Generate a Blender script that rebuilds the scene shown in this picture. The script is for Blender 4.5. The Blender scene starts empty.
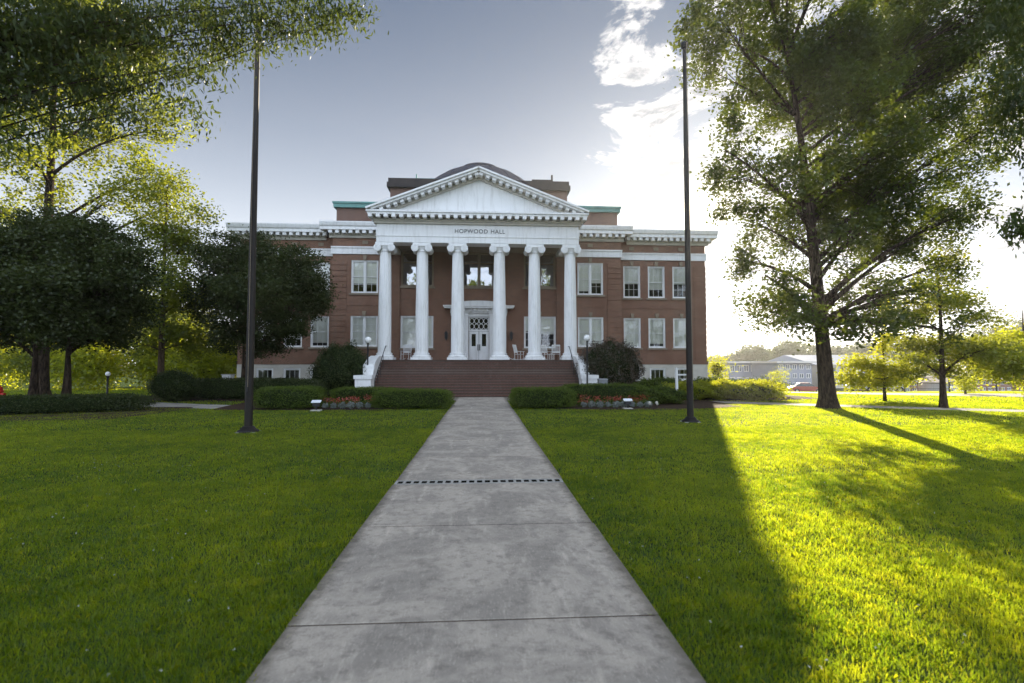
import bpy, math, random
import numpy as np
from mathutils import Vector, noise as mnoise
R = math.radians
random.seed(7)
rng = np.random.default_rng(7)
sc = bpy.context.scene
COL = sc.collection

# ------------------------------------------------------------------ camera, sky, sun, exposure
EYE = 2.0
YAW, PITCH, FPX = R(3.43), R(2.69), 500.0
cam_data = bpy.data.cameras.new('camera'); cam = bpy.data.objects.new('camera', cam_data); COL.objects.link(cam)
cam.location = (0, 0, EYE); cam.rotation_euler = (R(90)+PITCH, 0, -YAW)
cam_data.sensor_width = 36; cam_data.lens = FPX/1024*36
cam_data.clip_start = 0.05; cam_data.clip_end = 3000
cam_data.dof.use_dof = True; cam_data.dof.focus_distance = 26; cam_data.dof.aperture_fstop = 1.4
sc.camera = cam

SUN_AZ, SUN_EL = R(23.8), R(15.6)          # azimuth measured from +Y towards +X
SKY_STR = 0.12
sc.view_settings.view_transform = 'Standard'; sc.view_settings.look = 'None'
sc.view_settings.gamma = 1; sc.view_settings.use_curve_mapping = False
sc.view_settings.exposure = 1.5
sundir = Vector((math.sin(SUN_AZ)*math.cos(SUN_EL), math.cos(SUN_AZ)*math.cos(SUN_EL), math.sin(SUN_EL)))
sl = bpy.data.lights.new('sun', 'SUN'); sl.energy = 5.0; sl.angle = R(0.5); sl.color = (1.0, 0.86, 0.62)
so = bpy.data.objects.new('sun', sl); COL.objects.link(so); so.rotation_euler = sundir.to_track_quat('Z', 'Y').to_euler()

def N(nt, t, **kw):
    n = nt.nodes.new(t)
    for k, v in kw.items():
        if k in n.bl_rna.properties and k != 'inputs': setattr(n, k, v)
        else: n.inputs[k.replace('_', ' ')].default_value = v
    return n
def math_n(nt, op, a, b=None, clamp=False):
    n = nt.nodes.new('ShaderNodeMath'); n.operation = op; n.use_clamp = clamp
    for i, s in enumerate((a, b)):
        if s is None: continue
        if hasattr(s, 'links'): nt.links.new(s, n.inputs[i])
        else: n.inputs[i].default_value = s
    return n.outputs[0]
def mixc(nt, f, a, b, mode='MIX'):
    n = nt.nodes.new('ShaderNodeMix'); n.data_type = 'RGBA'; n.blend_type = mode
    for s, i in ((f, 0), (a, 6), (b, 7)):
        if hasattr(s, 'links'): nt.links.new(s, n.inputs[i])
        else: n.inputs[i].default_value = s if i == 0 else (*s[:3], 1)
    return n.outputs[2]
def maprange(nt, v, a, b, c=0., d=1., smooth=True):
    n = nt.nodes.new('ShaderNodeMapRange'); n.interpolation_type = 'SMOOTHSTEP' if smooth else 'LINEAR'
    nt.links.new(v, n.inputs[0])
    for i, x in zip((1, 2, 3, 4), (a, b, c, d)): n.inputs[i].default_value = x
    return n.outputs[0]

world = bpy.data.worlds.new('World'); sc.world = world; world.use_nodes = True
nt = world.node_tree; nt.nodes.clear()
sky = nt.nodes.new('ShaderNodeTexSky'); sky.sky_type = 'NISHITA'; sky.sun_disc = False
sky.sun_elevation = SUN_EL; sky.sun_rotation = SUN_AZ; sky.air_density = 1.0; sky.dust_density = 1.0; sky.ozone_density = 1.2
tc = nt.nodes.new('ShaderNodeTexCoord'); D = tc.outputs['Generated']
sep = nt.nodes.new('ShaderNodeSeparateXYZ'); nt.links.new(D, sep.inputs[0])
dt = nt.nodes.new('ShaderNodeVectorMath'); dt.operation = 'DOT_PRODUCT'; nt.links.new(D, dt.inputs[0]); dt.inputs[1].default_value = sundir
cosd = dt.outputs['Value']
CLOUD_OFF = (21.0, 0.0, 0.0)
def vop0(op, a, b):
    n = nt.nodes.new('ShaderNodeVectorMath'); n.operation = op; nt.links.new(a, n.inputs[0]); n.inputs[1].default_value = b; return n.outputs[0]
# cloud layer seen in perspective: direction divided by its height
zz = math_n(nt, 'ADD', math_n(nt, 'MAXIMUM', sep.outputs[2], 0.0), 0.12)
dv = nt.nodes.new('ShaderNodeVectorMath'); dv.operation = 'DIVIDE'; nt.links.new(D, dv.inputs[0])
cz = nt.nodes.new('ShaderNodeCombineXYZ')
for i in range(3): nt.links.new(zz, cz.inputs[i])
nt.links.new(cz.outputs[0], dv.inputs[1])
ns = N(nt, 'ShaderNodeTexNoise', Scale=3.6, Detail=12.0, Roughness=0.62, Distortion=0.35); dvo = vop0('ADD', dv.outputs[0], CLOUD_OFF); nt.links.new(dvo, ns.inputs['Vector'])
n2 = N(nt, 'ShaderNodeTexNoise', Scale=0.8, Detail=2.0, Roughness=0.5); nt.links.new(dv.outputs[0], n2.inputs['Vector'])
# clouds gather east of the hall; the western half is clear
azc = nt.nodes.new('ShaderNodeVectorMath'); azc.operation = 'DOT_PRODUCT'; nt.links.new(D, azc.inputs[0]); azc.inputs[1].default_value = (math.cos(R(-2)), -0.0349+0.0, 0)
east = maprange(nt, azc.outputs['Value'], 0.02, 0.24)
south = maprange(nt, sep.outputs[1], 0.1, -0.3)
where = math_n(nt, 'MAXIMUM', east, south)
thr = math_n(nt, 'ADD', ns.outputs['Fac'], math_n(nt, 'MULTIPLY', math_n(nt, 'SUBTRACT', where, 1.0), 0.35))
cmask = maprange(nt, thr, 0.46, 0.53)
cshade = math_n(nt, 'MULTIPLY', maprange(nt, thr, 0.52, 0.62), maprange(nt, n2.outputs['Fac'], 0.38, 0.58, 0.35, 1.0))
gl = math_n(nt, 'POWER', math_n(nt, 'MAXIMUM', cosd, 0.0), 60.0)
gl2 = math_n(nt, 'POWER', math_n(nt, 'MAXIMUM', cosd, 0.0), 900.0)
def vop(op, a, b):
    n = nt.nodes.new('ShaderNodeVectorMath'); n.operation = op
    for i, s in enumerate((a, b)):
        if hasattr(s, 'links'): nt.links.new(s, n.inputs[i])
        else: n.inputs[i].default_value = s
    return n.outputs[0]
def addscaled(base, col, fac):
    m = nt.nodes.new('ShaderNodeVectorMath'); m.operation = 'SCALE'; m.inputs[0].default_value = col; nt.links.new(fac, m.inputs['Scale'])
    return vop('ADD', base, m.outputs[0])
zpos = math_n(nt, 'MAXIMUM', sep.outputs[2], 0.0)
# bright air flattens towards white: c / (1 + c/K)
sk = vop('DIVIDE', sky.outputs[0], vop('ADD', vop('DIVIDE', sky.outputs[0], (3.0, 3.0, 3.4)), (1, 1, 1)))
hz = math_n(nt, 'POWER', math_n(nt, 'SUBTRACT', 1.0, zpos), 2.8)
skyc = addscaled(vop('MULTIPLY', sk, (0.20, 0.285, 0.41)), (3.0, 3.1, 3.15), hz)
skyc = addscaled(skyc, (2.2, 2.2, 2.1), math_n(nt, 'POWER', math_n(nt, 'SUBTRACT', 1.0, zpos), 5.5))
cloudc = mixc(nt, cshade, (3.3, 3.25, 3.2), (1.2, 1.3, 1.5))
c = mixc(nt, math_n(nt, 'MULTIPLY', cmask, 0.92), skyc, cloudc)
c = addscaled(c, (1.1, 1.02, 0.85), gl)
c = addscaled(c, (9.0, 8.0, 6.0), gl2)
bk = maprange(nt, sep.outputs[1], 0.0, -0.6)  # extra sky brightness behind the camera, added as fill light on the facade
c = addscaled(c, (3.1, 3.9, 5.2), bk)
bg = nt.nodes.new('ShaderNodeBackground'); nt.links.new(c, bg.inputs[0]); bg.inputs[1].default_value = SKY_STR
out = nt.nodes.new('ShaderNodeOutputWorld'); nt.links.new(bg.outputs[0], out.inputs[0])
sc.render.engine = 'CYCLES'
try:
    sc.cycles.transparent_max_bounces = 16; sc.cycles.max_bounces = 8
except Exception: pass

# ------------------------------------------------------------------ helpers
def at(px, py, Y=None, Z=None):
    """world point that the photograph shows at a pixel, for a known distance Y or height Z"""
    F = Vector((math.sin(YAW)*math.cos(PITCH), math.cos(YAW)*math.cos(PITCH), math.sin(PITCH)))
    Rt = Vector((math.cos(YAW), -math.sin(YAW), 0)); U = Rt.cross(F)
    d = F + Rt*((px-512)/FPX) + U*((341.5-py)/FPX)
    t = Y/d.y if Y is not None else (Z-EYE)/d.z
    return Vector((0, 0, EYE)) + d*t
def sstep(a, b, x):
    t = np.clip((x-a)/(b-a), 0, 1); return t*t*(3-2*t)
def gz(x, y):
    """terrain height: level lawn, falling away east and north of the lawn"""
    return -3.0*sstep(12, 30, np.asarray(x, float))*sstep(27, 95, np.asarray(y, float))

def tag(o, label=None, cat=None, group=None, kind=None):
    for k, v in (('label', label), ('category', cat), ('group', group), ('kind', kind)):
        if v: o[k] = v
    return o
def empty(name, loc=(0, 0, 0), label=None, cat=None, group=None):
    o = bpy.data.objects.new(name, None); COL.objects.link(o); o.location = loc; o.empty_display_size = 0.3
    return tag(o, label, cat, group)
def children(o): return list(o.children)
def copy_tree(o, parent=None):
    c = o.copy(); COL.objects.link(c)
    if parent: c.parent = parent
    for ch in children(o): copy_tree(ch, c)
    return c
class MB:
    def __init__(s): s.v = []; s.f = []; s.m = []; s.sm = []
    def add(s, vs, fs, mi=0, smooth=False):
        b = len(s.v); s.v += [tuple(p) for p in vs]
        for f in fs: s.f.append(tuple(i+b for i in f)); s.m.append(mi); s.sm.append(smooth)
    def box(s, x0, x1, y0, y1, z0, z1, mi=0):
        vs = [(x, y, z) for z in (z0, z1) for y in (y0, y1) for x in (x0, x1)]
        s.add(vs, [(0, 2, 3, 1), (4, 5, 7, 6), (0, 1, 5, 4), (2, 6, 7, 3), (0, 4, 6, 2), (1, 3, 7, 5)], mi)
    def prism(s, poly, axis, a, b, mi=0):
        """closed polygon of 2-tuples extruded along axis: 'y' -> (x,z), 'x' -> (y,z), 'z' -> (x,y)"""
        def P(p, t): return {'y': (p[0], t, p[1]), 'x': (t, p[0], p[1]), 'z': (p[0], p[1], t)}[axis]
        n = len(poly); vs = [P(p, a) for p in poly]+[P(p, b) for p in poly]
        fs = [tuple(range(n))[::-1], tuple(range(n, 2*n))]+[(i, (i+1) % n, (i+1) % n+n, i+n) for i in range(n)]
        s.add(vs, fs, mi)
    def lathe(s, prof, cx, cy, n=24, mi=0, flute=0, nf=20, smooth=True):
        vs = []; fs = []
        for r, z in prof:
            for k in range(n):
                a = 2*math.pi*k/n; rr = r*(1-flute*(0.5-0.5*math.cos(nf*a))) if flute else r
                vs.append((cx+rr*math.cos(a), cy+rr*math.sin(a), z))
        for i in range(len(prof)-1):
            for k in range(n):
                a, b = i*n+k, i*n+(k+1) % n; fs.append((a, b, b+n, a+n))
        s.add(vs, fs, mi, smooth); b = len(vs)
        s.add(vs[:n], [tuple(range(n))[::-1]], mi); s.add(vs[-n:], [tuple(range(n))], mi)
    def tube(s, pts, rad, n=8, mi=0, cap=True, smooth=True):
        pts = [Vector(p) for p in pts]; m = len(pts)
        if not hasattr(rad, '__len__'): rad = [rad]*m
        vs = []; fs = []; ref = None
        for i in range(m):
            t = (pts[min(i+1, m-1)]-pts[max(i-1, 0)]).normalized()
            if ref is None: ref = Vector((0, 0, 1)).cross(t) if abs(t.z) < 0.9 else Vector((1, 0, 0))
            u = (ref-t*ref.dot(t)).normalized(); w = t.cross(u); ref = u
            for k in range(n):
                a = 2*math.pi*k/n; vs.append(pts[i]+(u*math.cos(a)+w*math.sin(a))*rad[i])
        for i in range(m-1):
            for k in range(n):
                a, b = i*n+k, i*n+(k+1) % n; fs.append((a, b, b+n, a+n))
        s.add(vs, fs, mi, smooth)
        if cap: s.add(vs[:n], [tuple(range(n))[::-1]], mi); s.add(vs[-n:], [tuple(range(n))], mi)
    def ball(s, c, r, n=14, mi=0, sz=1.0):
        prof = [(max(1e-3, r*math.sin(math.pi*i/n)), c[2]-r*sz*math.cos(math.pi*i/n)) for i in range(n+1)]
        s.lathe(prof, c[0], c[1], n*2, mi)
    def build(s, name, mats, parent=None, off=None, kind=None):
        me = bpy.data.meshes.new(name); 
        if off is not None: s.v = [(p[0]-off[0], p[1]-off[1], p[2]-off[2]) for p in s.v]
        me.from_pydata(s.v, [], s.f); mats = mats if isinstance(mats, (list, tuple)) else [mats]
        for m in mats: me.materials.append(m)
        me.polygons.foreach_set('material_index', s.m); me.polygons.foreach_set('use_smooth', s.sm); me.update()
        o = bpy.data.objects.new(name, me); COL.objects.link(o)
        if parent is not None: o.parent = parent
        if kind: o['kind'] = kind
        return o
def np_mesh(name, V, nper, mats, attr=None, parent=None, tri_extra=None, mi=None, smooth=False):
    """V: (n*nper,3); one n-gon per nper vertices"""
    me = bpy.data.meshes.new(name); n = len(V)//nper
    me.vertices.add(len(V)); me.vertices.foreach_set('co', np.ascontiguousarray(V, np.float32).ravel())
    me.loops.add(len(V)); me.loops.foreach_set('vertex_index', np.arange(len(V), dtype=np.int32))
    me.polygons.add(n); me.polygons.foreach_set('loop_start', np.arange(n, dtype=np.int32)*nper)
    me.update(calc_edges=True)
    for m in (mats if isinstance(mats, (list, tuple)) else [mats]): me.materials.append(m)
    if attr is not None:
        a = me.attributes.new('vary', 'FLOAT', 'FACE'); a.data.foreach_set('value', attr.astype(np.float32))
    o = bpy.data.objects.new(name, me); COL.objects.link(o)
    if parent is not None: o.parent = parent
    return o

# ------------------------------------------------------------------ materials
def newmat(name):
    m = bpy.data.materials.new(name); m.use_nodes = True; nt = m.node_tree; nt.nodes.clear()
    o = nt.nodes.new('ShaderNodeOutputMaterial'); return m, nt, o
def objco(nt, kind='Object'): return nt.nodes.new('ShaderNodeTexCoord').outputs[kind]
def geo_pos(nt): return nt.nodes.new('ShaderNodeNewGeometry').outputs['Position']
def simple(name, col, rough=0.6, var=0.12, scale=3.0, spec=0.4, metal=0.0, bump=0.0, col2=None):
    m, nt, o = newmat(name); p = nt.nodes.new('ShaderNodeBsdfPrincipled'); pos = geo_pos(nt)
    n = N(nt, 'ShaderNodeTexNoise', Scale=scale, Detail=6.0, Roughness=0.6); nt.links.new(pos, n.inputs['Vector'])
    c2 = col2 or tuple(x*(1-2.2*var) for x in col)
    nt.links.new(mixc(nt, maprange(nt, n.outputs['Fac'], 0.35, 0.7), col, c2), p.inputs['Base Color'])
    p.inputs['Roughness'].default_value = rough; p.inputs['Metallic'].default_value = metal; p.inputs['Specular IOR Level'].default_value = spec
    if bump:
        b = N(nt, 'ShaderNodeBump', Strength=bump, Distance=0.02); n3 = N(nt, 'ShaderNodeTexNoise', Scale=scale*12, Detail=4.0); nt.links.new(pos, n3.inputs['Vector'])
        nt.links.new(n3.outputs['Fac'], b.inputs['Height']); nt.links.new(b.outputs[0], p.inputs['Normal'])
    nt.links.new(p.outputs[0], o.inputs[0]); return m
def brick_mat(name, c1, c2, mortar, horizontal=False, sc_=1.0):
    m, nt, o = newmat(name); p = nt.nodes.new('ShaderNodeBsdfPrincipled'); pos = geo_pos(nt)
    s = nt.nodes.new('ShaderNodeSeparateXYZ'); nt.links.new(pos, s.inputs[0]); cb = nt.nodes.new('ShaderNodeCombineXYZ')
    nt.links.new(math_n(nt, 'ADD', s.outputs[0], s.outputs[1]) if not horizontal else s.outputs[0], cb.inputs[0])
    nt.links.new(s.outputs[1] if horizontal else s.outputs[2], cb.inputs[1])
    b = nt.nodes.new('ShaderNodeTexBrick'); nt.links.new(cb.outputs[0], b.inputs['Vector'])
    b.inputs['Color1'].default_value = (*c1, 1); b.inputs['Color2'].default_value = (*c2, 1); b.inputs['Mortar'].default_value = (*mortar, 1)
    b.inputs['Scale'].default_value = 1; b.inputs['Brick Width'].default_value = 0.215*sc_; b.inputs['Row Height'].default_value = 0.072*sc_
    b.inputs['Mortar Size'].default_value = 0.008*sc_; b.inputs['Bias'].default_value = -0.2
    n = N(nt, 'ShaderNodeTexNoise', Scale=0.6, Detail=5.0, Roughness=0.6); nt.links.new(pos, n.inputs['Vector'])
    st = nt.nodes.new('ShaderNodeMapping'); st.inputs['Scale'].default_value = (2.2, 2.2, 0.25); nt.links.new(pos, st.inputs[0])
    n2 = N(nt, 'ShaderNodeTexNoise', Scale=1.0, Detail=6.0, Roughness=0.65); nt.links.new(st.outputs[0], n2.inputs['Vector'])
    k = mixc(nt, maprange(nt, n.outputs['Fac'], 0.3, 0.75, 0.0, 0.5), b.outputs['Color'], tuple(x*0.6 for x in c1))
    k = mixc(nt, maprange(nt, n2.outputs['Fac'], 0.5, 0.8, 0.0, 0.35), k, (0.16, 0.13, 0.11))
    nt.links.new(k, p.inputs['Base Color']); p.inputs['Roughness'].default_value = 0.85
    bm = N(nt, 'ShaderNodeBump', Strength=0.5, Distance=0.01); nt.links.new(b.outputs['Fac'], bm.inputs['Height']); bm.invert = True
    nt.links.new(bm.outputs[0], p.inputs['Normal']); nt.links.new(p.outputs[0], o.inputs[0]); return m
def leaf_mat(name, dark, light, trans, tw=0.5, gloss=0.06, patch=0.8):
    m, nt, o = newmat(name)
    a = nt.nodes.new('ShaderNodeAttribute'); a.attribute_name = 'vary'
    n = N(nt, 'ShaderNodeTexNoise', Scale=patch, Detail=3.0); nt.links.new(geo_pos(nt), n.inputs['Vector'])
    f = math_n(nt, 'ADD', math_n(nt, 'MULTIPLY', a.outputs['Fac'], 0.6), math_n(nt, 'MULTIPLY', maprange(nt, n.outputs['Fac'], 0.3, 0.7), 0.4), True)
    c = mixc(nt, f, dark, light)
    d = nt.nodes.new('ShaderNodeBsdfDiffuse'); nt.links.new(c, d.inputs[0])
    t = nt.nodes.new('ShaderNodeBsdfTranslucent'); nt.links.new(mixc(nt, f, tuple(x*0.7 for x in trans), trans), t.inputs[0])
    g = N(nt, 'ShaderNodeBsdfGlossy', Roughness=0.35); g.inputs[0].default_value = (1, 1, 1, 1)
    x = nt.nodes.new('ShaderNodeMixShader'); x.inputs[0].default_value = tw; nt.links.new(d.outputs[0], x.inputs[1]); nt.links.new(t.outputs[0], x.inputs[2])
    y = nt.nodes.new('ShaderNodeMixShader'); y.inputs[0].default_value = gloss; nt.links.new(x.outputs[0], y.inputs[1]); nt.links.new(g.outputs[0], y.inputs[2])
    nt.links.new(y.outputs[0], o.inputs[0]); return m
def glass_mat(name, tint=(0.8, 0.85, 0.85), refl=0.12):
    m, nt, o = newmat(name)
    t = nt.nodes.new('ShaderNodeBsdfTransparent'); t.inputs[0].default_value = (*tint, 1)
    g = N(nt, 'ShaderNodeBsdfGlossy', Roughness=0.02); g.inputs[0].default_value = (1, 1, 1, 1)
    n = N(nt, 'ShaderNodeTexNoise', Scale=1.3, Detail=1.0); nt.links.new(geo_pos(nt), n.inputs['Vector'])
    b = N(nt, 'ShaderNodeBump', Strength=0.25, Distance=0.03); nt.links.new(n.outputs['Fac'], b.inputs['Height']); nt.links.new(b.outputs[0], g.inputs['Normal'])
    fr = N(nt, 'ShaderNodeFresnel', IOR=1.5)
    x = nt.nodes.new('ShaderNodeMixShader'); nt.links.new(math_n(nt, 'ADD', fr.outputs[0], refl, True), x.inputs[0])
    nt.links.new(t.outputs[0], x.inputs[1]); nt.links.new(g.outputs[0], x.inputs[2]); nt.links.new(x.outputs[0], o.inputs[0]); return m

M = {}
M['brick'] = brick_mat('red_brick', (0.21, 0.088, 0.049), (0.125, 0.055, 0.034), (0.30, 0.24, 0.18))
M['brick_dark'] = brick_mat('brown_brick', (0.17, 0.085, 0.06), (0.12, 0.06, 0.045), (0.2, 0.16, 0.13))
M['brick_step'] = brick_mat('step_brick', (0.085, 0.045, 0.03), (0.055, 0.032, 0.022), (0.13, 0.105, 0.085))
M['brick_floor'] = brick_mat('floor_brick', (0.15, 0.065, 0.045), (0.10, 0.045, 0.035), (0.16, 0.13, 0.11), horizontal=True)
def paint():
    m, nt, o = newmat('white_paint'); p = nt.nodes.new('ShaderNodeBsdfPrincipled'); mp = nt.nodes.new('ShaderNodeMapping'); mp.inputs['Scale'].default_value = (5, 5, .6); nt.links.new(geo_pos(nt), mp.inputs[0])
    n = N(nt, 'ShaderNodeTexNoise', Scale=1.0, Detail=8.0, Roughness=0.7); nt.links.new(mp.outputs[0], n.inputs['Vector'])
    n2 = N(nt, 'ShaderNodeTexNoise', Scale=0.9, Detail=6.0, Roughness=0.7); nt.links.new(geo_pos(nt), n2.inputs['Vector'])
    c = mixc(nt, maprange(nt, n.outputs['Fac'], 0.45, 0.75, 0, .55), (0.76, 0.76, 0.75), (0.46, 0.45, 0.42)); c = mixc(nt, maprange(nt, n2.outputs['Fac'], 0.5, 0.75, 0, .4), c, (0.55, 0.54, 0.52))
    nt.links.new(c, p.inputs['Base Color']); p.inputs['Roughness'].default_value = .6; nt.links.new(p.outputs[0], o.inputs[0]); return m
M['white'] = paint()
M['stone'] = simple('limestone', (0.52, 0.49, 0.43), 0.8, 0.10, 1.2, bump=0.2)
M['stone_tan'] = simple('tan_stone', (0.27, 0.22, 0.16), 0.85, 0.12, 2.0)
M['copper'] = simple('green_copper', (0.13, 0.29, 0.26), 0.6, 0.15, 1.5)
M['dark_cop'] = simple('brown_coping', (0.035, 0.027, 0.024), 0.7, 0.15, 1.5)
M['slate'] = simple('slate_roof', (0.15, 0.14, 0.145), 0.7, 0.2, 2.5)
M['dome'] = simple('dome_roof', (0.07, 0.066, 0.078), 0.6, 0.15, 1.0)
M['bronze'] = simple('dark_bronze', (0.014, 0.010, 0.009), 0.5, 0.15, 4.0, 0.3)
M['black'] = simple('black_iron', (0.02, 0.02, 0.022), 0.5, 0.1, 4.0)
M['shade'] = simple('window_shade', (0.86, 0.85, 0.78), 0.9, 0.05, 0.7)
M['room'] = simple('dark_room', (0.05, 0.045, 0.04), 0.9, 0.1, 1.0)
M['glass'] = glass_mat('window_glass', (0.94, 0.96, 0.95), 0.05); M['glass_door'] = glass_mat('door_glass', (0.35, 0.32, 0.3), 0.0)
M['glass_hi'] = glass_mat('porch_glass', (0.5, 0.55, 0.52), 0.30)
M['globe'] = simple('opal_globe', (0.85, 0.85, 0.83), 0.25, 0.02, 1.0)
def bark_mat(name, c1, c2):
    m, nt, o = newmat(name); p = nt.nodes.new('ShaderNodeBsdfPrincipled'); mp = nt.nodes.new('ShaderNodeMapping'); mp.inputs['Scale'].default_value = (9, 9, 1.6); nt.links.new(geo_pos(nt), mp.inputs[0])
    n = N(nt, 'ShaderNodeTexNoise', Scale=1.6, Detail=7.0, Roughness=0.7, Distortion=0.4); nt.links.new(mp.outputs[0], n.inputs['Vector'])
    f = maprange(nt, n.outputs['Fac'], 0.38, 0.62); nt.links.new(mixc(nt, f, c2, c1), p.inputs['Base Color']); p.inputs['Roughness'].default_value = .95; p.inputs['Specular IOR Level'].default_value = .1
    b = N(nt, 'ShaderNodeBump', Strength=1.0, Distance=0.06); nt.links.new(f, b.inputs['Height']); nt.links.new(b.outputs[0], p.inputs['Normal']); nt.links.new(p.outputs[0], o.inputs[0]); return m
M['bark'] = bark_mat('bark', (0.085, 0.06, 0.042), (0.022, 0.016, 0.012)); M['bark_pale'] = bark_mat('pale_bark', (0.16, 0.11, 0.07), (0.06, 0.04, 0.028))
M['red'] = simple('red_enamel', (0.55, 0.03, 0.02), 0.4, 0.05, 5.0)
M['mulch'] = simple('mulch', (0.07, 0.045, 0.03), 0.95, 0.25, 12.0, 0.1, bump=0.6)
M['leaf_big'] = leaf_mat('maple_leaf', (0.010, 0.022, 0.006), (0.038, 0.065, 0.012), (0.20, 0.25, 0.02), 0.36, 0.02)
M['leaf_dark'] = leaf_mat('dark_leaf', (0.02, 0.034, 0.009), (0.06, 0.078, 0.022), (0.08, 0.10, 0.015), 0.28, 0.02)
M['leaf_light'] = leaf_mat('light_leaf', (0.05, 0.085, 0.012), (0.11, 0.15, 0.02), (0.44, 0.47, 0.03), 0.48, 0.02)
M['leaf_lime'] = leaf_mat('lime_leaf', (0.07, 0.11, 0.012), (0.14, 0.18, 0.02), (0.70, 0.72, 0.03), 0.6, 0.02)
M['leaf_near'] = leaf_mat('willow_oak_leaf', (0.025, 0.045, 0.012), (0.055, 0.085, 0.018), (0.15, 0.19, 0.02), 0.38, 0.02)
M['leaf_red'] = leaf_mat('bronze_leaf', (0.03, 0.022, 0.014), (0.07, 0.05, 0.025), (0.10, 0.07, 0.02), 0.25)
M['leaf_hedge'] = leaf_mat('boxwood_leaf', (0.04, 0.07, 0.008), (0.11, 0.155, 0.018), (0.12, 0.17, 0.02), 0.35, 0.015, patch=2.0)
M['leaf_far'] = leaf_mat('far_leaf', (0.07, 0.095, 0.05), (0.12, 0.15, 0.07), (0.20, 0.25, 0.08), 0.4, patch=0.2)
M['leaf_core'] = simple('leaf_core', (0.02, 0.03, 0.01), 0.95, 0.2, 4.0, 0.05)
M['silver'] = leaf_mat('dusty_miller', (0.13, 0.16, 0.14), (0.26, 0.29, 0.27), (0.2, 0.22, 0.2), 0.2)
M['petal'] = leaf_mat('red_petal', (0.30, 0.02, 0.012), (0.45, 0.06, 0.03), (0.3, 0.04, 0.02), 0.3)
M['clover'] = leaf_mat('clover_flower', (0.55, 0.55, 0.5), (0.7, 0.7, 0.66), (0.3, 0.3, 0.26), 0.2)

def grass_mat():
    m, nt, o = newmat('grass_blade')
    a = nt.nodes.new('ShaderNodeAttribute'); a.attribute_name = 'vary'
    pos = geo_pos(nt)
    n = N(nt, 'ShaderNodeTexNoise', Scale=0.45, Detail=6.0, Roughness=0.65); nt.links.new(pos, n.inputs['Vector'])
    n1 = N(nt, 'ShaderNodeTexNoise', Scale=3.0, Detail=4.0, Roughness=0.6); nt.links.new(pos, n1.inputs['Vector'])
    c = mixc(nt, maprange(nt, n.outputs['Fac'], 0.3, 0.7), (0.021, 0.049, 0.009), (0.048, 0.084, 0.013))
    c = mixc(nt, maprange(nt, n1.outputs['Fac'], 0.48, 0.75, 0, 0.6), c, (0.078, 0.115, 0.016))
    c = mixc(nt, maprange(nt, a.outputs['Fac'], 0.8, 1.0, 0, 0.45), c, (0.10, 0.12, 0.03))
    tcol = mixc(nt, 1.0, c, (15.5, 10.2, 1.2), 'MULTIPLY')
    d = nt.nodes.new('ShaderNodeBsdfDiffuse'); nt.links.new(c, d.inputs[0])
    t = nt.nodes.new('ShaderNodeBsdfTranslucent'); nt.links.new(tcol, t.inputs[0])
    g = N(nt, 'ShaderNodeBsdfGlossy', Roughness=0.45)
    x = nt.nodes.new('ShaderNodeMixShader'); x.inputs[0].default_value = 0.58; nt.links.new(d.outputs[0], x.inputs[1]); nt.links.new(t.outputs[0], x.inputs[2])
    y = nt.nodes.new('ShaderNodeMixShader'); y.inputs[0].default_value = 0.03; nt.links.new(x.outputs[0], y.inputs[1]); nt.links.new(g.outputs[0], y.inputs[2])
    nt.links.new(y.outputs[0], o.inputs[0]); return m
M['grass'] = grass_mat()
M['soil'] = simple('lawn_ground', (0.05, 0.085, 0.018), 0.95, 0.2, 1.3, 0.05, bump=0.5, col2=(0.03, 0.05, 0.012))
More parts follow.
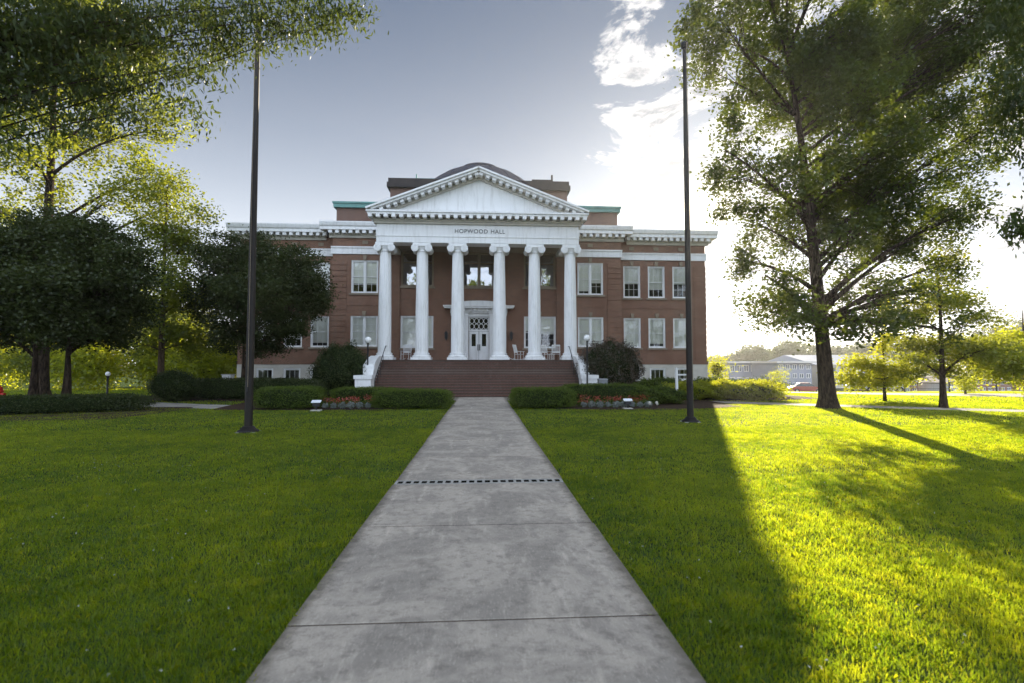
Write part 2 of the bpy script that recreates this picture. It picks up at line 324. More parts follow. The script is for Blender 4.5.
def concrete(name, base, dark, sx=1.0):
    m, nt, o = newmat(name); p = nt.nodes.new('ShaderNodeBsdfPrincipled'); pos = geo_pos(nt)
    n = N(nt, 'ShaderNodeTexNoise', Scale=1.1, Detail=8.0, Roughness=0.68, Distortion=0.6); nt.links.new(pos, n.inputs['Vector'])
    mp = nt.nodes.new('ShaderNodeMapping'); mp.inputs['Scale'].default_value = (3.2, 0.7, 1); nt.links.new(pos, mp.inputs[0])
    n2 = N(nt, 'ShaderNodeTexNoise', Scale=1.5, Detail=7.0, Roughness=0.7); nt.links.new(mp.outputs[0], n2.inputs['Vector'])
    n3 = N(nt, 'ShaderNodeTexNoise', Scale=110.0, Detail=3.0, Roughness=0.7); nt.links.new(pos, n3.inputs['Vector'])
    n4 = N(nt, 'ShaderNodeTexNoise', Scale=9.0, Detail=6.0, Roughness=0.75); nt.links.new(pos, n4.inputs['Vector'])
    c = mixc(nt, maprange(nt, n.outputs['Fac'], 0.40, 0.60), base, dark)
    c = mixc(nt, maprange(nt, n2.outputs['Fac'], 0.52, 0.72, 0, 0.75), c, tuple(x*1.35 for x in base))
    c = mixc(nt, maprange(nt, n4.outputs['Fac'], 0.46, 0.70, 0, 0.7), c, tuple(x*0.6 for x in dark))
    n5 = N(nt, 'ShaderNodeTexNoise', Scale=22.0, Detail=5.0, Roughness=0.8); nt.links.new(mp.outputs[0], n5.inputs['Vector'])
    c = mixc(nt, maprange(nt, n5.outputs['Fac'], 0.52, 0.72, 0, 0.6), c, tuple(x*1.45 for x in base))
    c = mixc(nt, maprange(nt, n3.outputs['Fac'], 0.5, 0.8, 0, 0.5), c, tuple(x*0.5 for x in dark))
    s = nt.nodes.new('ShaderNodeSeparateXYZ'); nt.links.new(pos, s.inputs[0])
    ax = math_n(nt, 'ADD', math_n(nt, 'ABSOLUTE', math_n(nt, 'ADD', s.outputs[0], 0.04)), math_n(nt, 'MULTIPLY', n4.outputs['Fac'], 0.25))
    if sx: c = mixc(nt, maprange(nt, ax, 1.38, 1.56, 0, 0.75), c, (0.10, 0.085, 0.06))
    nt.links.new(c, p.inputs['Base Color']); p.inputs['Roughness'].default_value = 0.8; p.inputs['Specular IOR Level'].default_value = 0.3
    b = N(nt, 'ShaderNodeBump', Strength=0.35, Distance=0.006); nt.links.new(n3.outputs['Fac'], b.inputs['Height']); nt.links.new(b.outputs[0], p.inputs['Normal'])
    nt.links.new(p.outputs[0], o.inputs[0]); return m
M['concrete'] = concrete('walk_concrete', (0.45, 0.395, 0.33), (0.30, 0.265, 0.225))
M['path'] = concrete('path_concrete', (0.42, 0.39, 0.35), (0.28, 0.26, 0.23), 0)
M['asphalt'] = simple('asphalt', (0.09, 0.088, 0.085), 0.9, 0.15, 2.0)

# ------------------------------------------------------------------ ground, walk, paths
def build_ground():
    xs = np.unique(np.concatenate([np.linspace(-900, -60, 12), np.linspace(-60, 100, 81), np.linspace(100, 900, 12)]))
    ys = np.unique(np.concatenate([np.linspace(-300, -10, 8), np.linspace(-10, 140, 76), np.linspace(140, 2000, 20)]))
    b = MB(); vs = [(x, y, float(gz(x, y))-0.012) for y in ys for x in xs]; nx = len(xs)
    b.add(vs, [(j*nx+i, j*nx+i+1, (j+1)*nx+i+1, (j+1)*nx+i) for j in range(len(ys)-1) for i in range(nx-1)], 0, True)
    b.build('ground', M['soil'], kind='structure')
build_ground()
WX0, WX1 = -1.46, 1.39
joints = [-6, -3.2, -0.6, 1.65, 3.97, 6.29, 8.47, 8.74, 10.9, 13.2, 15.5, 17.8, 20.1, 22.4, 24.7, 27.0, 29.3, 30.62]
b = MB()
for i in range(len(joints)-1):
    y0, y1 = joints[i]+0.013, joints[i+1]-0.013
    if abs(joints[i]-8.47) < .01: continue
    ztop = 0.03+0.004*math.sin(i*2.3)
    c = 0.005
    if i: b.box(WX0+.02, WX1-.02, joints[i]-.0105, joints[i]+.0105, -0.05, 0.026, 1)
    w0, w1 = WX0+0.01*math.sin(i), WX1+0.01*math.cos(i*1.7)
    b.prism([(y0, -0.1), (y1, -0.1), (y1, ztop-c), (y1-c, ztop), (y0+c, ztop), (y0, ztop-c)], 'x', w0, w1)
b.box(-5.2, 4.8, 28.3, 30.62, -0.1, 0.0395)           # apron in front of the steps
b.build('walkway', [M['concrete'], M['mulch']], kind='structure')
# trench drain
dr = empty('trench_drain', (-0.035, 8.605, 0), 'cast trench drain with a row of square slots across the concrete walk', 'drain')
b = MB(); b.box(WX0+.02, WX1-.02, 8.515, 8.695, -0.1, 0.0235); b.build('channel', simple('drain_pit', (.012, .011, .01), 1.0, .1, 5, 0.0), dr, dr.location)  # near-black block just below the bars; its colour stands for slot shade
b = MB(); n = 21; w = (WX1-WX0-0.06)/n
b.box(WX0+.01, WX1-.01, 8.480, 8.515, -0.02, 0.030); b.box(WX0+.01, WX1-.01, 8.695, 8.730, -0.02, 0.030)
for i in range(n+1): x = WX0+0.03+i*w; b.box(x-.022, x+.022, 8.515, 8.695, -0.02, 0.029)
b.build('grate', simple('drain_concrete', (0.36, 0.35, 0.32), 0.8, 0.1, 5.0), dr, dr.location)

def ribbon(name, pts, width, mat, z=0.006, kind='structure', rag=0.0, follow=True):
    b = MB(); pts = [Vector((p[0], p[1], 0)) for p in pts]; P = []
    for i in range(len(pts)-1):
        p0, p1, p2, p3 = pts[max(i-1, 0)], pts[i], pts[i+1], pts[min(i+2, len(pts)-1)]
        for k in range(8):
            t = k/8; P.append(0.5*((2*p1)+(p2-p0)*t+(2*p0-5*p1+4*p2-p3)*t*t+(3*p1-p0-3*p2+p3)*t**3))
    P.append(pts[-1]); vs = []
    for i, p in enumerate(P):
        t = (P[min(i+1, len(P)-1)]-P[max(i-1, 0)]).normalized(); nrm = Vector((-t.y, t.x, 0))
        w = width*(1+rag*math.sin(i*1.3))
        for s in (-1, 1):
            q = p+nrm*w/2*s; vs.append((q.x, q.y, float(gz(q.x, q.y))+z))
    b.add(vs, [(2*i, 2*i+1, 2*i+3, 2*i+2) for i in range(len(P)-1)])
    o = b.build(name, mat, kind=kind); return P
path_r = [(8.5, 27.6), (12, 26.6), (16, 24.6), (20, 22.2), (26, 19.4), (34, 17.0)]
path_l = [(-9.2, 25.3), (-11.5, 24.7), (-14, 25.2), (-17, 26.6), (-22, 28.5), (-30, 30.5), (-42, 32)]
ribbon('path', path_r, 1.5, M['path']); ribbon('path', path_l, 2.2, M['path'])
def rp(px, py): p = at(px, py, Z=-0.25); return (p.x, p.y)
ribbon('road', [rp(705, 391), rp(800, 393), rp(900, 396), rp(1000, 398), rp(1120, 400)], 6.5, M['path'], 0.02)
ribbon('road', [(8, 72), (26, 58), (46, 47), (76, 38), (124, 30)], 7.0, M['asphalt'], 0.03)
ribbon('pavement', [(8, 64), (24, 51.5), (43, 41.5), (72, 33), (120, 25)], 2.0, M['path'], 0.035)
# planting beds under the shrubs
b = MB()
def blob(cx, cy, rx, ry, z=0.012, n=40, seed=0):
    vs = [(cx+rx*(1+.06*math.sin(3*a+seed))*math.copysign(abs(math.cos(a))**.55, math.cos(a)), cy+ry*(1+.07*math.sin(5*a+seed))*math.copysign(abs(math.sin(a))**.55, math.sin(a)), z) for a in [2*math.pi*k/n for k in range(n)]]
    b.add(vs, [tuple(range(n))])
blob(-7.4, 27.0, 5.4, 4.4, 0.010, seed=1); blob(-16.5, 33, 5.5, 4.5, 0.014, seed=2); blob(7.2, 26.4, 5.4, 4.2, 0.011, seed=3); blob(14, 32.5, 6.5, 5, 0.015, seed=4); blob(-20.5, 22.0, 7.5, 3.2, 0.009, seed=5)
b.build('planting_bed', M['mulch'], kind='structure')

# ------------------------------------------------------------------ hall building
BX = -0.25
YW, YC, YG = 38.7, 35.0, 39.6      # pavilion wall, column line, wing wall
hall = empty('hall_building', (BX, YW, 0), 'red brick hall with six white columns, pediment, wide brick steps and low dome', 'building')
O = Vector((BX, YW, 0))            # parts are written in metres about x=0 at the hall's axis, y world
def hb(b, name, mat, parent=hall): return b.build(name, mat, parent, (0, YW, 0) if parent is hall else None)

def wall(b, x0, x1, z0, z1, y, holes, depth=0.28, mi=0):
    xs = sorted({x0, x1, *[h[0] for h in holes], *[h[1] for h in holes]}); zs = sorted({z0, z1, *[h[2] for h in holes], *[h[3] for h in holes]})
    for i in range(len(xs)-1):
        for j in range(len(zs)-1):
            cx, cz = (xs[i]+xs[i+1])/2, (zs[j]+zs[j+1])/2
            if any(h[0] < cx < h[1] and h[2] < cz < h[3] for h in holes): continue
            b.box(xs[i], xs[i+1], y, y+depth, zs[j], zs[j+1], mi)
PAV = []; POR = []; WNG = []       # windows as (cx, z0, w, h, kind)
for s in (-1, 1):
    for z0, h in ((7.50, 2.55), (3.40, 2.35)): PAV.append((s*8.75, z0, 2.05, h, 'double'))
    POR.append((s*4.75, 8.05, 2.5, 2.70, 'high')); POR.append((s*4.75, 3.30, 2.5, 2.48, 'double'))
    for cx in (12.35, 14.38, 16.42):
        for z0, h in ((7.42, 2.6), (3.37, 2.42)): WNG.append((s*cx, z0, 1.40, h, 'single'))
POR.append((0.0, 8.05, 2.6, 2.70, 'high'))
def hole(w): return (w[0]-w[2]/2, w[0]+w[2]/2, w[1], w[1]+w[3])
door_hole = (-0.78, 0.78, 2.35, 5.75)
BSM = [(s*cx, 0.75, 1.3, 1.0, 'base') for s in (-1, 1) for cx in (12.35, 14.38, 16.42)]+[(s*8.95, 0.75, 1.5, 1.0, 'base') for s in (-1, 1)]
YB = 54.0
b = MB()
wall(b, -11.2, 11.2, 2.25, 12.0, YW, [hole(w) for w in PAV+POR]+[door_hole])
for s in (-1, 1):
    x0, x1 = sorted((s*11.2, s*18.45))
    wall(b, x0, x1, 2.25, 12.0, YG, [hole(w) for w in WNG if w[0]*s > 0])
    xs = sorted((s*18.17, s*18.45)); b.box(xs[0], xs[1], YG+.28, YB, 2.25, 12.0)       # end wall
    xs = sorted((s*10.92, s*11.2)); b.box(xs[0], xs[1], YW+.28, YG+.3, 2.25, 12.0)
b.box(-18.45, 18.45, YB, YB+.3, 0, 12.0)
hb(b, 'brick_wall', M['brick'])
for s in (-1, 1):                                                                    # limestone basement
    b = MB(); x0, x1 = sorted((s*7.3, s*11.25)); wall(b, x0, x1, 0, 2.05, YW-.05, [hole(w) for w in BSM if 0 < w[0]*s < 10])
    x0, x1 = sorted((s*11.25, s*18.5)); wall(b, x0, x1, 0, 2.05, YG-.05, [hole(w) for w in BSM if w[0]*s > 10])
    xs = sorted((s*18.2, s*18.5)); b.box(xs[0], xs[1], YG+.23, YB, 0, 2.05)
    xs = sorted((s*10.9, s*11.25)); b.box(xs[0], xs[1], YW+.23, YG-.05, 0, 2.05)
    hb(b, 'basement_wall', M['stone'])
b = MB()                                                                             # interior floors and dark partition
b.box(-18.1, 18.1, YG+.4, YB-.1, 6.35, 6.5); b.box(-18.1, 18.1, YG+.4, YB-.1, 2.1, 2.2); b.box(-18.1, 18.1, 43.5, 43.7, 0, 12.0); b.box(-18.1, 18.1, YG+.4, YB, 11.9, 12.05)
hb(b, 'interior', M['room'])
b = MB()                                                                             # brick water table + quoins + string courses
for s in (-1, 1):
    x0, x1 = sorted((s*7.3, s*11.28)); b.box(x0, x1, YW-.08, YW+.02, 2.05, 2.32)
    x0, x1 = sorted((s*11.28, s*18.53)); b.box(x0, x1, YG-.08, YG+.02, 2.05, 2.32)
    xs = sorted((s*18.45, s*18.53)); b.box(xs[0], xs[1], YG-.08, YB, 2.05, 2.32)
    x0, x1 = sorted((s*11.2, s*18.5)); b.box(x0, x1, YG-.03, YG+.01, 6.55, 6.68); x0, x1 = sorted((s*7.0, s*11.24)); b.box(x0, x1, YW-.03, YW+.01, 6.55, 6.68)
b.box(-7.0, 7.0, YW-.03, YW+.01, 7.05, 7.2)
for k in range(19):
    z0 = 2.36+k*0.43; z1 = z0+0.36
    if z1 > 10.45: break
    for s in (-1, 1):
        x0, x1 = sorted((s*10.1, s*11.235)); b.box(x0, x1, YW-.045, YW+.35, z0, z1)
        x0, x1 = sorted((s*17.5, s*18.485)); b.box(x0, x1, YG-.045, YG+.9, z0, z1)
hb(b, 'quoins', M['brick'])
for s in (-1, 1):                                                                    # white belt course
    b = MB()
    x0, x1 = sorted((s*6.95, s*11.3)); b.box(x0, x1, YW-.10, YW+.05, 10.50, 11.05); b.box(x0, x1, YW-.16, YW-.08, 10.97, 11.08)
    x0, x1 = sorted((s*11.3, s*18.55)); b.box(x0, x1, YG-.10, YG+.05, 10.50, 11.05); b.box(x0, x1, YG-.16, YG-.08, 10.97, 11.08)
    xs = sorted((s*18.45, s*18.55)); b.box(xs[0], xs[1], YG+.05, YB, 10.50, 11.05)
    hb(b, 'belt_course', M['white'])
# main cornice with modillions
def cornice(b, x0, x1, yw, zb=11.75, zt=12.85, proj=0.75, ends=(True, True)):
    prof = [(0.0, zb), (-0.12, zb), (-0.12, zb+.18), (-.2, zb+.28), (-.2, zb+.48), (-proj+.1, zb+.5), (-proj+.1, zb+.72), (-proj+.02, zb+.80), (-proj-.05, zt-.08), (-proj-.05, zt), (0.0, zt)]
    ex0 = proj if ends[0] else 0; ex1 = proj if ends[1] else 0
    b.prism([(yw+p[0], p[1]) for p in prof[:5]]+[(yw, zb+.48)], 'x', x0-(.2 if ends[0] else 0), x1+(.2 if ends[1] else 0), 1)
    b.prism([(yw, zb+.5)]+[(yw+p[0], p[1]) for p in prof[5:]], 'x', x0-ex0, x1+ex1)
    n = int((x1-x0)/0.5)
    for i in range(n+1):
        x = x0+(x1-x0)*i/n; b.box(x-.13, x+.13, yw-proj+.16, yw-.205, zb+.26, zb+.495)
b = MB()
for s in (-1, 1):
    x0, x1 = sorted((s*7.2, s*11.25)); cornice(b, x0, x1, YW, ends=(s < 0, s > 0))
    x0, x1 = sorted((s*11.95, s*18.5)); cornice(b, x0, x1, YG, ends=(s < 0, s > 0))
    xs = sorted((s*18.5, s*19.25)); b.box(xs[0], xs[1], YG, YB+.7, 12.25, 12.85)
    for i in range(28):
        y = YG+.2+i*.5; xx = sorted((s*18.5, s*19.1)); b.box(xx[0], xx[1], y-.13, y+.13, 12.01, 12.245)
    xs = sorted((s*18.45, s*18.62)); b.box(xs[0], xs[1], YG, YB, 11.75, 12.23)
b.box(-18.45, 18.45, YB, YB+.7, 12.25, 12.85)
hb(b, 'cornice', [M['white'], M['stone']])
# hipped slate roofs on the wings
for s in (-1, 1):
    b = MB(); e = 19.2*s; i = 9.0*s; ri = 14.8*s
    vs = [(i, YG-.7, 12.86), (e, YG-.7, 12.86), (e, YB+.65, 12.86), (i, YB+.65, 12.86), (i, 44.5, 14.35), (ri, 44.5, 14.35), (ri, 49.5, 14.35), (i, 49.5, 14.35)]
    fs = [(0, 1, 5, 4), (1, 2, 6, 5), (2, 3, 7, 6), (4, 5, 6, 7), (0, 4, 7, 3), (3, 2, 1, 0)]
    b.add(vs, fs); hb(b, 'wing_roof', M['slate'])
# attic block with green copper coping
b = MB(); b.box(-11.05, 11.05, YW+.35, 53.5, 12.0, 14.2); hb(b, 'attic_wall', M['brick_dark'])
b = MB(); b.box(-11.25, 11.25, YW+.15, 53.7, 14.2, 14.58); b.box(-11.32, 11.32, YW+.08, 53.77, 14.5, 14.64); hb(b, 'attic_coping', M['copper'])
b = MB(); b.box(-7.65, 7.65, 42.8, 52.0, 14.6, 17.25); hb(b, 'drum_wall', M['brick_dark'])
b = MB(); b.box(-7.9, 7.9, 42.5, 52.2, 17.2, 17.62); b.box(-7.8, 7.8, 42.6, 52.1, 17.62, 18.0)
b.box(4.6, 6.4, 43.2, 44.6, 18.0, 18.35); b.box(6.35, 6.5, 43.5, 43.65, 18.0, 18.9)
hb(b, 'drum_coping', M['dark_cop'])
b = MB(); b.box(-5.6, -3.9, 43.4, 45.0, 18.0, 18.32); b.tube([(-5.5, 43.4, 18.3), (-5.5, 43.4, 18.65)], .06); hb(b, 'skylight', M['copper'])
b = MB(); R_ = 6.9; zc = 20.55-R_
prof = [(math.sqrt(max(0, R_*R_-(z-zc)**2))+.01, z) for z in np.linspace(18.0, 20.5, 14)]
b.lathe([(5.7, 17.9), (5.7, 18.0)]+prof, 0, 47, 48); b.lathe([(1.55, 20.25), (1.75, 20.5), (1.75, 20.62), (1.2, 20.8), (0.02, 20.9)], 0, 47, 32)
for k in range(24):
    a = 2*math.pi*k/24
    b.tube([((r_+.01)*math.cos(a), 47+(r_+.01)*math.sin(a), z) for r_, z in prof], .035, 4)
hb(b, 'dome', M['dome'])

# portico
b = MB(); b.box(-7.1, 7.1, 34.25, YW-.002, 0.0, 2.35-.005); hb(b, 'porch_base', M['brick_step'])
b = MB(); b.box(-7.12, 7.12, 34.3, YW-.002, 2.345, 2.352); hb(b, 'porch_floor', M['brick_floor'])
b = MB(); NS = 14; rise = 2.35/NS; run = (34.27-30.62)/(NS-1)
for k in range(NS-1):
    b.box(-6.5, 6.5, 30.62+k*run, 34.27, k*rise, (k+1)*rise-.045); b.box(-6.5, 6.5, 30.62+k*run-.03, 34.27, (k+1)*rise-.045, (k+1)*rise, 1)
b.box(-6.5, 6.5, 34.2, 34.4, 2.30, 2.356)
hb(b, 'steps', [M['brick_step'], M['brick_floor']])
for s in (-1, 1):                                                                    # cheek walls with a scroll, and pedestals
    b = MB()
    poly = [(34.3, 0), (34.3, 2.62), (33.9, 2.62), (33.3, 2.52), (32.7, 2.36), (32.2, 2.16), (31.95, 1.98), (31.75, 1.72), (31.66, 1.5), (31.66, 0)]
    x0, x1 = sorted((s*6.52, s*7.15)); b.prism(poly, 'x', x0, x1)
    b.tube([(s*6.5, 32.15, 1.72), (s*7.17, 32.15, 1.72)], 0.40, 24); b.tube([(s*6.47, 32.15, 1.72), (s*7.2, 32.15, 1.72)], 0.2, 20)
    hb(b, 'cheek_wall', M['white'])
    b = MB(); x0, x1 = sorted((s*6.45, s*7.4)); b.box(x0, x1, 30.72, 31.66, 0, 1.15); b.box(x0-.07, x1+.07, 30.65, 31.72, 1.15, 1.38); b.box(x0-.04, x1+.04, 30.68, 31.70, 0, .25)
    hb(b, 'pedestal', M['white'])
    b = MB(); x = s*6.25
    top = [(x, 34.75, 2.36), (x, 34.75, 3.3), (x, 34.2, 3.28), (x, 30.95, 1.15), (x, 30.85, 0.95), (x, 30.85, 0.06)]
    b.tube(top, .028, 8)
    for t in (.25, .5, .75): yy = 34.2-3.25*t; b.tube([(x, yy, 3.28-2.13*t), (x, yy, 2.35*(yy-30.62)/3.65-.02)], .02, 6)
    hb(b, 'handrail', M['black'])
def shaft():
    b = MB(); prof = []
    for i in range(15):
        t = i/14; prof.append((0.455-0.075*t**1.8, 2.86+t*(9.86-2.86)))
    b.lathe([(0.49, 2.80), (0.475, 2.86)], 0, 0, 48); b.lathe(prof, 0, 0, 120, 0, 0.055, 20); return b
def cbase():
    b = MB(); b.box(-.68, .68, -.68, .68, 2.353, 2.53)
    b.lathe([(.60, 2.53), (.645, 2.57), (.65, 2.62), (.61, 2.67), (.54, 2.69), (.52, 2.73), (.555, 2.76), (.56, 2.80), (.50, 2.83)], 0, 0, 40); return b
def ccap():
    b = MB(); b.lathe([(.39, 9.84), (.43, 9.88), (.40, 9.92), (.40, 10.0), (.50, 10.1), (.50, 10.2)], 0, 0, 40)
    b.box(-.62, .62, -.52, .52, 10.33, 10.448); b.box(-.5, .5, -.48, .48, 10.2, 10.33)
    for s in (-1, 1):
        cx, cz = s*.47, 10.08
        for y in (-.5, .5): b.tube([(cx, y-.06, cz), (cx, y+.06, cz)], .255, 24)
        b.tube([(cx, -.44, cz), (cx, -.2, cz), (cx, 0, cz), (cx, .2, cz), (cx, .44, cz)], [.25, .18, .15, .18, .25], 20)
        for y, sg in ((-.565, -1), (.565, 1)):
            sp = []; 
            for k in range(40):
                a = k/39*2.25*2*math.pi; r = .235*(1-k/39*.82); sp.append((cx-s*r*math.sin(a), y, cz+r*math.cos(a)))
            b.tube(sp, .022, 5)
            b.tube([(cx, y-.02, cz), (cx, y+.02, cz)], .05, 10)
    b.box(-.47, .47, -.565, -.5, 10.2, 10.325); return b
col0 = shaft().build('column', M['white'], hall); cbase().build('column_base', M['white'], col0); ccap().build('capital', M['white'], col0)
col0.location = (-6.48, YC-YW, 0)
for x in (-3.93, -1.46, 1.46, 3.93, 6.48):
    c = copy_tree(col0, hall); c.location = (x, YC-YW, 0)
# pilasters at the wall
for x in (-6.48, 6.48):
    b = MB(); b.box(x-.42, x+.42, YW-.14, YW-.003, 2.36, 10.45); hb(b, 'brick_pilaster', M['brick'])
# entablature
b = MB()
b.box(-7.02, 7.02, 34.46, 35.54, 10.45, 10.86); b.box(-7.06, 7.06, 34.42, 35.58, 10.86, 10.93); b.box(-7.02, 7.02, 34.44, 35.56, 10.93, 11.72)
for s in (-1, 1):
    x0, x1 = sorted((s*6.02, s*7.02)); b.box(x0, x1, 35.54, YW-.003, 10.45, 11.72); xs = sorted((s*7.02, s*7.06)); b.box(xs[0], xs[1], 35.58, YW-.003, 10.86, 10.93)
frieze = hb(b, 'entablature', M['white'])
b = MB(); b.box(-6.02, 6.02, 35.54, YW-.003, 10.75, 10.9); hb(b, 'porch_ceiling', M['stone_tan'])
for word, x in (('HOPWOOD', -.72), ('HALL', 1.12)):
    fc = bpy.data.curves.new('lettering', 'FONT'); fc.body = word; fc.size = 0.40; fc.extrude = 0.015; fc.align_x = 'CENTER'; fc.space_character = 1.1
    fo = bpy.data.objects.new('lettering_curve', fc); COL.objects.link(fo); bpy.context.view_layer.update()
    me = bpy.data.meshes.new_from_object(fo.evaluated_get(bpy.context.evaluated_depsgraph_get())); bpy.data.objects.remove(fo)
    lo = bpy.data.objects.new('lettering', me); me.materials.clear(); me.materials.append(M['black']); COL.objects.link(lo)
    lo.parent = frieze; lo.rotation_euler = (R(90), 0, 0); lo.location = (x+.2, 34.44-YW-.012, 11.14)
b = MB()                                                                             # horizontal cornice
b.box(-7.14, 7.14, 34.3, YW-.003, 11.72, 11.86, 1); b.box(-7.2, 7.2, 34.24, YW-.003, 11.86, 12.06, 1)
b.box(-7.5, 7.5, 33.72, YW-.003, 12.20, 12.34); b.box(-7.58, 7.58, 33.64, YW-.003, 12.34, 12.47)
n = 29
for i in range(n): x = -7.32+i*14.64/(n-1); b.box(x-.13, x+.13, 33.72, 34.28, 12.0, 12.198)
for s in (-1, 1):
    for i in range(8):
        y = 34.4+i*.55; xs = sorted((s*7.2, s*7.42)); b.box(xs[0], xs[1], y-.13, y+.13, 12.0, 12.198)
hb(b, 'pediment_cornice', [M['white'], M['stone']])
APX = 15.55; BZ = 12.47; HW = 7.6
b = MB(); b.prism([(-7.0, BZ), (7.0, BZ), (0, APX-.62)], 'y', 34.45, 34.75); hb(b, 'tympanum', M['white'])
b = MB()
sl_ = math.atan2(APX-BZ-.12, HW); L = math.hypot(HW, APX-BZ-.12)
for s in (-1, 1):
    def rk(u0, u1, v0, v1, y0, y1, mi=0):
        """raking piece: u along slope from eave, v depth below the roof line"""
        P = []
        for u, v in ((u0, v0), (u1, v0), (u1, v1), (u0, v1)):
            P.append((s*(HW-u*math.cos(sl_)-v*math.sin(sl_)), BZ+.12+u*math.sin(sl_)-v*math.cos(sl_)))
        b.prism(P, 'y', y0, y1, mi)
    t = math.tan(sl_)
    rk(0, L-0.0, 0, .12, 33.50, 42.6); rk(.3, L-.12*t, .12, .27, 33.62, 42.5); 
    rk(1.2, L-.45*t, .45, .60, 34.26, 34.72, 1)
    n = 15
    for i in range(n): u = .95+i*(L-1.25)/(n-1); rk(u-.13, u+.13, .272, .46, 33.74, 34.5)
    rk(1.0, L-.27*t, .27, .46, 34.30, 34.72, 1)
hb(b, 'raking_cornice', [M['white'], M['stone']])
# portico gable roof
b = MB(); b.prism([(-HW, BZ+.135), (HW, BZ+.135), (0, APX+.02)], 'y', 34.8, 42.4); hb(b, 'portico_roof', M['slate'])

# windows
random.seed(3)
def window_proto(w, h, kind):
    f = MB(); c = 0.10; y0, y1 = 0.05, 0.16
    f.box(-w/2, -w/2+c, y0, y1, 0, h); f.box(w/2-c, w/2, y0, y1, 0, h); f.box(-w/2+c, w/2-c, y0, y1, h-c, h); f.box(-w/2+c, w/2-c, y0, y1, 0, .09)
    bays = [(-w/2+c, w/2-c)] if kind in ('single', 'base') else [(-w/2+c, -.07), (.07, w/2-c)]
    if kind in ('double', 'high'): f.box(-.07, .07, y0, y1, .09, h-c)
    for x0, x1 in bays:
        zb, zt = .09, h-c
        if kind == 'base': rows = [(zb, zt, .10)]
        elif kind == 'high': rows = [(zb, zt*.72, .10), (zt*.72, zt, .11)]
        else: rows = [(zb, (zb+zt)/2+.02, .13), ((zb+zt)/2-.02, zt, .095)]
        for z0, z1, y in rows:
            r = .05; f.box(x0+.001, x0+r, y, y+.03, z0, z1); f.box(x1-r, x1-.001, y, y+.03, z0, z1); f.box(x0+r, x1-r, y, y+.03, z0, z0+r); f.box(x0+r, x1-r, y, y+.03, z1-r, z1)
            nc = 3 if kind in ('single', 'base') else 2
            if kind == 'high': nc = 1
            for k in range(1, nc): xx = x0+(x1-x0)*k/nc; f.box(xx-.011, xx+.011, y+.004, y+.024, z0+r, z1-r)
            if kind in ('single', 'double'): zz_ = (z0+z1)/2; f.box(x0+r, x1-r, y+.006, y+.022, zz_-.011, zz_+.011)
    wo = f.build('window', M['white'] if kind != 'high' else M['stone_tan'], hall)
    p = MB(); p.add([(-w/2+.05, .155, .03), (w/2-.05, .155, .03), (w/2-.05, .155, h-.03), (-w/2+.05, .155, h-.03)], [(0, 1, 2, 3)])
    p.build('pane', M['glass_hi'] if kind == 'high' else M['glass'], wo)
    q = MB(); q.box(-w/2-.12, w/2+.12, -.10, .12, -.14, -.001); q.build('sill', M['stone_tan'] if kind != 'base' else M['stone'], wo)
    if kind in ('single', 'double'):
        k = MB(); k.prism([(-.10, h+.003), (.10, h+.003), (.15, h+.36), (-.15, h+.36)], 'y', -.09, .02); k.build('keystone', M['stone_tan'], wo)
        for x0, x1 in bays:
            sh = MB(); sh.add([(x0-.02, 0, 0), (x1+.02, 0, 0), (x1+.02, 0, -1), (x0-.02, 0, -1)], [(3, 2, 1, 0)])
            so_ = sh.build('shade', M['shade'], wo); so_.location = (0, .22, h-.05)
    return wo
protos = {}
drops = {(8.75, 7.5): (.88, .62), (-8.75, 7.5): (.70, .70), (4.75, 3.3): (.45, .55), (-4.75, 3.3): (1, 1), (8.75, 3.4): (1, 1), (-8.75, 3.4): (1, 1)}
for i, (cx, z0, w, h, kind) in enumerate(PAV+POR+WNG+BSM):
    key = (w, h, kind); y = YG if abs(cx) > 11 else YW
    if key in protos: o = copy_tree(protos[key], hall)
    else: o = protos[key] = window_proto(w, h, kind)
    o.location = (cx, y-YW-(.05 if kind == 'base' else 0), z0)
    d = drops.get((cx, z0)) or (random.choice([1, .95, .86, .72, .55]),)*2
    for k, ch in enumerate([c for c in o.children if c.name.startswith('shade')]): ch.scale = (1, 1, (h-.08)*d[k % len(d)])
# stone ornaments in the upper frieze
for s in (-1, 1):
    for x in (8.75, 12.35, 14.38, 16.42):
        yy = YG if x > 11 else YW; b = MB(); b.box(s*x-.2, s*x+.2, yy-.06, yy+.02, 11.3, 11.55); hb(b, 'stone_panel', M['stone_tan'])
# entrance
b = MB(); ys = YW-.30
for s in (-1, 1):
    x0, x1 = sorted((s*.80, s*2.05)); b.box(x0, x1, YW-.12, YW-.003, 2.36, 6.0)
    for x in (1.0, 1.95): b.box(*sorted((s*(x-.16), s*(x+.16))), ys, YW-.12, 2.36, 5.95); b.box(*sorted((s*(x-.21), s*(x+.21))), ys-.05, YW-.12, 2.36, 2.6); b.box(*sorted((s*(x-.2), s*(x+.2))), ys-.04, YW-.12, 5.8, 5.97)
    for k in range(4): x = 1.1+k*.32; b.box(*sorted((s*(x-.06), s*(x+.06))), ys-.25, ys, 6.12, 6.34)
b.box(-.8, .8, YW-.12, YW-.003, 5.74, 6.0); b.box(-2.2, 2.2, ys, YW-.003, 6.0, 6.34)
for k in range(5): x = -.64+k*.32; b.box(x-.06, x+.06, ys-.25, ys, 6.12, 6.34)
b.box(-2.65, 2.65, ys-.35, YW-.003, 6.34, 6.46); b.box(-2.72, 2.72, ys-.42, YW-.003, 6.46, 6.56)
arc = [(-2.1, 6.56)]+[(2.1*math.sin(a), 6.56+.36*math.cos(a)*1.0) for a in np.linspace(-1.45, 1.45, 21)]+[(2.1, 6.56)]
